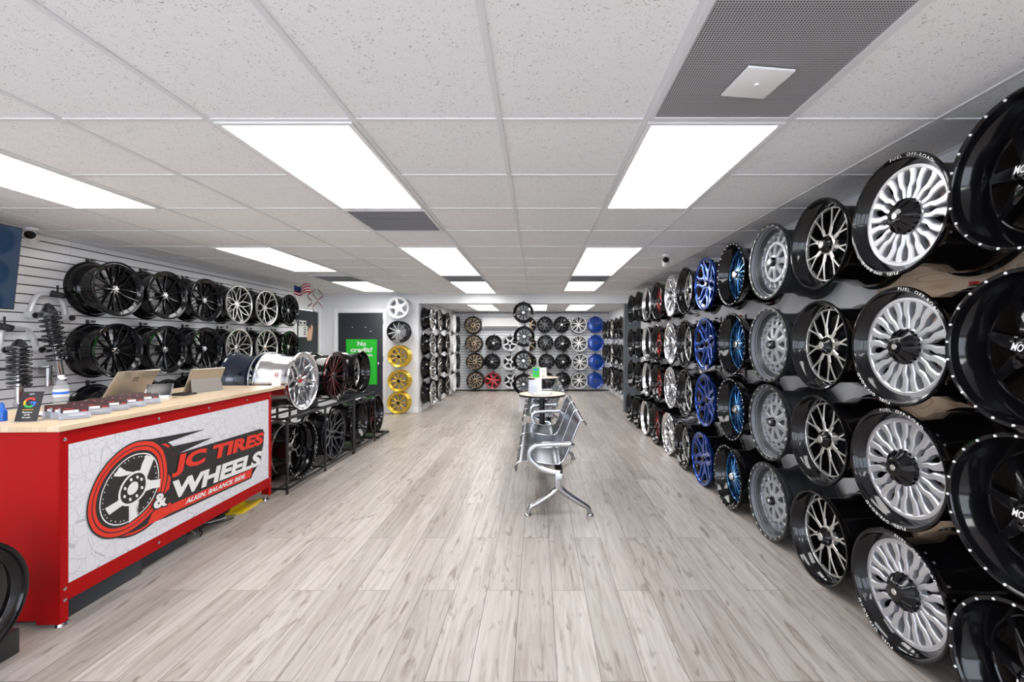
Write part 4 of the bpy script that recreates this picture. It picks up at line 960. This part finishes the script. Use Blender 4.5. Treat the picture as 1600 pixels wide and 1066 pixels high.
def control_arm(pxs, label, stub):
    y0 = 4.11*F/(CX-pxs[0][0]); pp = []
    for px, py in pxs:
        y = 4.11*F/(CX-px); pp.append(Vector((-4.11, y, H-(py-CY)/F*y)))
    o = pp[len(pp)//2].copy(); t = thing('control_arm', label, 'suspension arm', o); q = [p-o for p in pp]
    bm = B(); sp = smooth_path(q, 6); tube(bm, sp, [.022-.006*math.sin(PI*i/(len(sp)-1)) for i in range(len(sp))], 12); obj('arm', bm, 'silver_paint', t)
    for p in (q[0], q[-1]):
        bm = B(); cyl(bm, p+Vector((-.02,-.0,0)), p+Vector((.05,.0,0)), .032, .030, 20); bu = obj('bushing_sleeve', bm, 'silver_paint', t)
        bm = B(); cyl(bm, p+Vector((.045,0,0)), p+Vector((.062,0,0)), .025, .022, 20); obj('rubber_bushing', bm, 'rubber', bu)
    y = 4.07*F/(CX-stub[0]); p = Vector((-4.07, y, H-(stub[1]-CY)/F*y))-o
    bm = B(); cyl(bm, p+Vector((-.03,-.02,.0)), p+Vector((.04,.02,-.02)), .028, .022, 20); cyl(bm, p+Vector((-.0,0,.0)), p+Vector((-.0,0,.07)), .007); obj('ball_joint', bm, 'rubber', t)
    bm = B(); box(bm, (-.055,-.01,-.01), (-.012,.01,.01)); obj('mount_peg', bm, 'black_metal', t)
control_arm([(46,493),(51,474),(60,461),(76,460),(90,460),(99,476),(103,497)], 'silver arched suspension arm above the leaning shock', (90,459))
control_arm([(-2,547),(0,530),(6,512),(22,513),(42,515),(52,528),(56,547)], 'silver arched suspension arm at the left picture edge above the upright shock', (7,509))
bm = B()
for z in (.0,.045): box(bm, (-4.165,3.30,1.73+z), (-4.14,3.40,1.745+z), 0, .002)
box(bm, (-4.165,3.33,1.70), (-4.12,3.37,1.82), 0, .01); tag(obj('white_clip', bm, 'white_plastic'), 'small white plastic clip on the slatwall beside the dark screen', 'clip')
t = thing('tube_clamp', 'silver clamp bracket with a white sticker low on the slatwall behind the bottle', 'bracket', (-4.10, 3.66, H-.25))
bm = B(); box(bm, (-.07,-.10,.03), (.02,.13,.045), 0, .003); cyl(bm, (-.0,0,-.12), (0,0,.05), .022); box(bm, (-.07,-.015,-.02), (-.01,.015,.02)); obj('bracket', bm, 'alu', t)
bm = B(); box(bm, (.021,.01,-.0), (.023,.13,.045)); obj('sticker', bm, 'paper', t)

# ------------------------------------------------------------------ doors' papers, poster
x0, x1, z0, z1 = -3.73, -3.13, H-.835, H+.045
t = thing('green_poster', 'bright green poster about credit taped to the far dark door', 'poster', ((x0+x1)/2, YC+.004, (z0+z1)/2))
bm = B(); box(bm, (x0-t.location.x,-.001,z0-t.location.z), (x1-t.location.x,.003,z1-t.location.z)); obj('sheet', bm, 'green_poster', t)
bm = B()
for s, u0, u1, a, b_ in (('No',-.08,.09,.31,.40),('credit?',-.215,.215,.19,.285),('No problem.',-.215,.225,.09,.165)):
    put_text(bm, s, lambda u, v: (u0+(u1-u0)*u, -.003, a+(b_-a)*v), bold=.03)
obj('lettering', bm, 'white_ink', t)
for s in (-.26,.26):
    bm = B(); lathe_solid(bm, [(-.006,.006),(-.001,.008)], 10, 'Y', 0, (s,0,.40)); obj('pin', bm, 'black_ink', t)
for k, (px, py) in enumerate(((550.5,511.5),(571,511.5),(579,518))):
    x, z = pxw(px, py, YC); bm = B(); box(bm, (x-.012,YC+.004,z-.006), (x+.012,YC+.009,z+.006)); tag(obj('tape_scrap', bm, 'paper'), 'tiny white tape scrap on the far dark door, '+['left','middle','right'][k]+' of three', 'tape', 'tape scraps on the far door')
def onL(px, py): y = XL*F/(px-CX); return y, H-(py-CY)/F*y
def sheet(name, px0, py0, px1, py1, m, label, cat, extra=None):
    ya, za = onL(px0, py0); yb, zb = onL(px1, py1); zb = H-(py1-CY)/F*((ya+yb)/2); za = H-(py0-CY)/F*((ya+yb)/2)
    t = thing(name, label, cat, (XL-.006, (ya+yb)/2, (za+zb)/2)); hy, hz = (yb-ya)/2, (za-zb)/2
    bm = B(); box(bm, (-.003,-hy,-hz), (.001,hy,hz)); o = obj('sheet', bm, m, t)
    if extra:
        bm = B()
        for a, b_, c, d in extra: box(bm, (.001,-hy+2*hy*a,-hz+2*hz*b_), (.002,-hy+2*hy*c,-hz+2*hz*d))
        obj('print', bm, 'black_ink', t)
    return t
sheet('door_notice', 468, 501, 479, 508, 'paper', 'small white notice with dark print high on the left door', 'notice', [(.1,.2,.35,.7),(.6,.2,.9,.7)])
sheet('door_notice', 467, 509, 481, 527, 'paper', 'larger white paper sheet on the left door', 'notice', [(.55,.2,.8,.3),(.55,.4,.8,.5),(.6,.6,.85,.7),(.55,.8,.8,.88)])
t = thing('hand_cutout', 'tan hand-shaped paper cutout on the left door beside the white sheet', 'paper cutout', (XL-.004, onL(484,521)[0], H+.16))
bm = B(); prism(bm, [(-.08,-.14),(.06,-.14),(.10,0),(.12,.12),(.06,.16),(.03,.05),(-.02,.12),(-.05,.02),(-.10,.0)], .002, 0, lambda u, v, w: (w, u, v)); obj('sheet', bm, 'paper_tan', t)
# flag and spirals hanging near the far left corner
yf = 7.0
def hang(px, py): return pxw(px, py, yf)
xa, za = hang(471, 452)
t = thing('flag_decoration', 'small stars-and-stripes decoration hanging under the ceiling', 'decoration', (xa, yf, za))
bm = B(); n = 10
def fl(u, v): return (-.12+.26*u, .03*math.sin(u*7), .07-.15*v-.03*math.sin(u*5))
def patch(u0, u1, v0, v1, mi):
    for i in range(6):
        a, b_ = u0+(u1-u0)*i/6, u0+(u1-u0)*(i+1)/6
        for dd in (0,):
            bm.faces.new([bm.verts.new(fl(*q)) for q in ((a,v0),(b_,v0),(b_,v1),(a,v1))]).material_index = mi
for k in range(7): patch(.45 if k < 4 else 0, 1, k/7, (k+1)/7, k % 2 + 0 if k % 2 == 0 else 1)
patch(0,.45,0,4/7,2)
o = obj('cloth', bm, ['flag_red','white_ink','flag_blue'], t); md = o.modifiers.new('t','SOLIDIFY'); md.thickness = .003
bm = B(); tube(bm, [(0,.03*math.sin(3.5),.08),(0,0,CEIL-za-.002)], .001, 5); obj('string', bm, 'white_plastic', t)
for k, (px, L) in enumerate(((484,.28),(492,.36),(500,.30))):
    x, z = hang(px, 450); bm = B(); nn = 60; pr = []
    for i in range(nn+1):
        a = i/nn*2*PI*1.5+k*2; r = .035; zc = CEIL-.003-.08-L*i/nn; pr.append((bm.verts.new((x+r*math.cos(a), yf+r*math.sin(a), zc)), bm.verts.new((x+r*math.cos(a), yf+r*math.sin(a), zc-.022))))
    for i in range(nn): bm.faces.new((pr[i][0],pr[i+1][0],pr[i+1][1],pr[i][1]))
    tube(bm, [(x+.035*math.cos(k*2), yf+.035*math.sin(k*2), CEIL-.083), (x+.05, yf, CEIL-.002)], .001, 5)
    o = obj('spiral_ribbon', bm, 'ribbon_brown'); md = o.modifiers.new('t','SOLIDIFY'); md.thickness = .0015
    tag(o, 'dark spiral ribbon hanging by the flag decoration, '+['leftmost','middle','rightmost'][k]+' of three', 'ribbon', 'spiral ribbons')
# wall outlet on the slatwall between wheel rows
t = thing('wall_outlet', 'small white outlet plate on the left slatwall between the wheel rows', 'outlet', (XL+.001, 5.85, H+.19))
bm = B(); box(bm, (-.001,-.055,-.055), (.006,.055,.055), 0, .002); pl = obj('plate', bm, 'trim_white', t); bm = B(); box(bm, (.006,-.012,-.02), (.009,.012,.02)); obj('socket', bm, 'black_ink', pl)

# ------------------------------------------------------------------ air conditioner on the back wall
(xa, za), (xb_, zb) = bw(315, 335, YB-.2), bw(668, 438, YB-.2)
t = thing('air_conditioner', 'long white air conditioner on the back slatwall', 'air conditioner', ((xa+xb_)/2, YB-.013, (za+zb)/2)); hx = (xb_-xa)/2; hz = (za-zb)/2
bm = B(); prism(bm, [(0,-hz),(-.15,-hz+.01),(-.2,-hz+.07),(-.2,hz-.02),(-.18,hz),(0,hz)], 2*hx, 0, lambda u, v, w: (-hx+w, u, v)); obj('casing', bm, 'white_plastic', t)
bm = B(); box(bm, (-hx+.06,-.205,-hz+.045), (hx-.06,-.165,-hz+.062)); box(bm, (-hx+.06,-.19,-hz+.008), (hx-.06,-.13,-hz+.018)); obj('air_slot', bm, 'dark_grey_metal', t)

# ------------------------------------------------------------------ benches and tables
def bench(y0, y1, xc, label):
    t = thing('beam_bench', label, 'bench', (xc, y0, 0), group='steel waiting benches'); n = 3; L = y1-y0; sw = (L-.10)/n
    prof = smooth_path([(-.36,0,.345),(-.365,0,.385),(-.335,0,.42),(-.24,0,.425),(-.12,0,.405),(-.03,0,.40),(.02,0,.43),(.055,0,.50),(.095,0,.60),(.135,0,.70),(.16,0,.745),(.185,0,.745),(.205,0,.715)], 4)
    th = .010
    for k in range(n):
        a, b_ = .05+sw*k+.006, .05+sw*(k+1)-.006; bm = B(); rows_ = []
        for i, p in enumerate(prof):
            tn = (prof[min(i+1,len(prof)-1)]-prof[max(i-1,0)]).normalized(); nn = Vector((-tn.z,0,tn.x))
            rows_.append([bm.verts.new(q) for q in ((p.x,a,p.z),(p.x,b_,p.z),(p.x-nn.x*th,b_,p.z-nn.z*th),(p.x-nn.x*th,a,p.z-nn.z*th))])
        for i in range(len(rows_)-1):
            for j in range(4): bm.faces.new((rows_[i][j],rows_[i][(j+1)%4],rows_[i+1][(j+1)%4],rows_[i+1][j]))
        bm.faces.new(rows_[0]); bm.faces.new(rows_[-1]); st_ = obj('seat_shell', bm, 'seat_steel', t)
        for yy in (a, b_):
            bm = B(); tube(bm, [(p.x,yy,p.z-.004) for p in prof], .007, 8); obj('edge_trim', bm, 'alu', st_)
        bm = B(); tube(bm, [(-.20,a+sw/2,.33),(-.05,a+sw/2,.37),(.03,a+sw/2,.42)], .012, 8); box(bm, (-.12,a+sw/2-.05,.355), (.0,a+sw/2+.05,.395)); obj('support_plate', bm, 'black_metal', st_)
    bm = B(); box(bm, (-.045,.03,.315), (.015,L-.03,.36), 0, .006); obj('beam', bm, 'black_metal', t)
    for yy in (.02, L-.04):
        bm = B()
        for sx in (-1, 1):
            pts = smooth_path([(-.015,0,.30),(-.015+sx*.01,0,.22),(-.015+sx*.07,0,.165),(-.015+sx*.17,0,.10),(-.015+sx*.225,0,.065),(-.015+sx*.245,0,.02)], 5)
            tube(bm, pts, [.030-.012*i/(len(pts)-1) for i in range(len(pts))], 12)
        box(bm, (-.045,-.025,.20), (.015,.025,.34), 0, .008)
        lg = obj('leg_frame', bm, 'alu', t, (0,yy,0))
        for sx in (-1, 1):
            bm = B(); lathe_solid(bm, [(0,.026),(.008,.028),(.016,.024),(.022,.012)], 20, 'Z', 0, (-.015+sx*.247,0,0)); obj('foot', bm, 'alu', lg)
    for yy in (.02, L-.04):
        bm = B(); pts = smooth_path([(-.01,0,.335),(-.08,0,.345),(-.17,0,.38),(-.235,0,.44),(-.25,0,.50),(-.215,0,.545),(-.15,0,.56),(-.02,0,.565),(.075,0,.565)], 5)
        tube(bm, pts, [.020]*10+[.017]*(len(pts)-10), 10, flat=1.3); obj('armrest', bm, 'alu', t, (0,yy,0))
        bm = B(); tube(bm, smooth_path([(.07,0,.565),(.10,.01,.56),(.085,.03,.545)],4), .012, 8); obj('armrest_clamp', bm, 'alu', t, (0,yy,0))
    return t
bench(3.44, 5.16, .185, 'polished steel three-seat bench nearest the camera')
bench(5.62, 7.42, .165, 'polished steel three-seat bench farther away, beyond the first round table')
def rtable(x, y, label, h=.74, r=.285):
    t = thing('round_table', label, 'table', (x,y,0), group='small round tables')
    bm = B(); lathe_solid(bm, [(h-.003,r-.004),(h,r-.005)], 48); tp = obj('tabletop', bm, 'laminate', t)
    bm = B(); lathe_solid(bm, [(h-.026,r-.004),(h-.022,r),(h-.004,r),(h-.0035,r-.002)], 48); obj('edge_band', bm, 'black_metal', tp)
    bm = B(); cyl(bm, (0,0,.02), (0,0,h-.026), .034, .034, 24); obj('pole', bm, 'black_metal', t)
    bm = B(); lathe_solid(bm, [(0,.19),(.008,.19),(.02,.12),(.03,.04)], 32); obj('base', bm, 'black_metal', t)
rtable(.055, 5.38, 'round beige table with black pole between the two steel benches'); rtable(.105, 7.86, 'round beige table behind the farther steel bench')
TH = .741
def flyer(x, y, w_, h_, m, label, name='flyer_holder'):
    t = thing(name, label, 'flyer', (x,y,TH), (0,0,.05))
    mm = Matrix.Rotation(-.15, 4, 'X'); bm = B(); box(bm, (-w_/2,-.002,0), (w_/2,.002,h_), 0, 0, mm); sh_ = obj('sheet', bm, m, t)
    bm = B(); box(bm, (-w_/2-.004,.003,0), (w_/2+.004,.006,h_+.004), 0, 0, mm); box(bm, (-w_/2,0,0), (w_/2,.06,.003)); obj('clear_stand', bm, 'acrylic', t)
    return t, mm, sh_
t, mm, sh_ = flyer(-.03, 7.80, .115, .175, 'green_poster', 'green flyer in a clear stand on the farther round table')
bm = B(); box(bm, (-.03,-.0035,.12), (.03,-.0025,.155), 0, 0, mm); box(bm, (-.04,-.0035,.07), (.02,-.0025,.08), 0, 0, mm); obj('print', bm, 'g_blue', sh_)
t, mm, sh_ = flyer(.10, 7.76, .12, .175, 'paper', 'white flyer in a clear stand on the farther round table')
bm = B(); box(bm, (-.02,-.0035,.02), (.02,-.0025,.03), 0, 0, mm); box(bm, (-.04,-.0035,.11), (.04,-.0025,.115), 0, 0, mm); obj('print', bm, 'black_ink', sh_)
t, mm, sh_ = flyer(-.06, 5.42, .10, .16, 'acrylic', 'clear upright leaflet holder on the nearer round table', 'leaflet_holder')
t, mm, sh_ = flyer(.01, 5.47, .08, .18, 'paper', 'pale leaflet in a clear stand on the nearer round table', 'leaflet_holder')
t = thing('magazine_tray', 'flat clear tray with papers on the nearer round table', 'tray', (.05, 5.30, TH), (0,0,.08))
bm = B(); box(bm, (-.12,-.08,0), (.12,.08,.004)); box(bm, (-.12,-.08,.004), (-.117,.08,.02)); box(bm, (.117,-.08,.004), (.12,.08,.02)); obj('tray', bm, 'acrylic', t)
bm = B(); box(bm, (-.10,-.065,.004), (.10,.065,.012)); obj('papers', bm, 'paper', t)
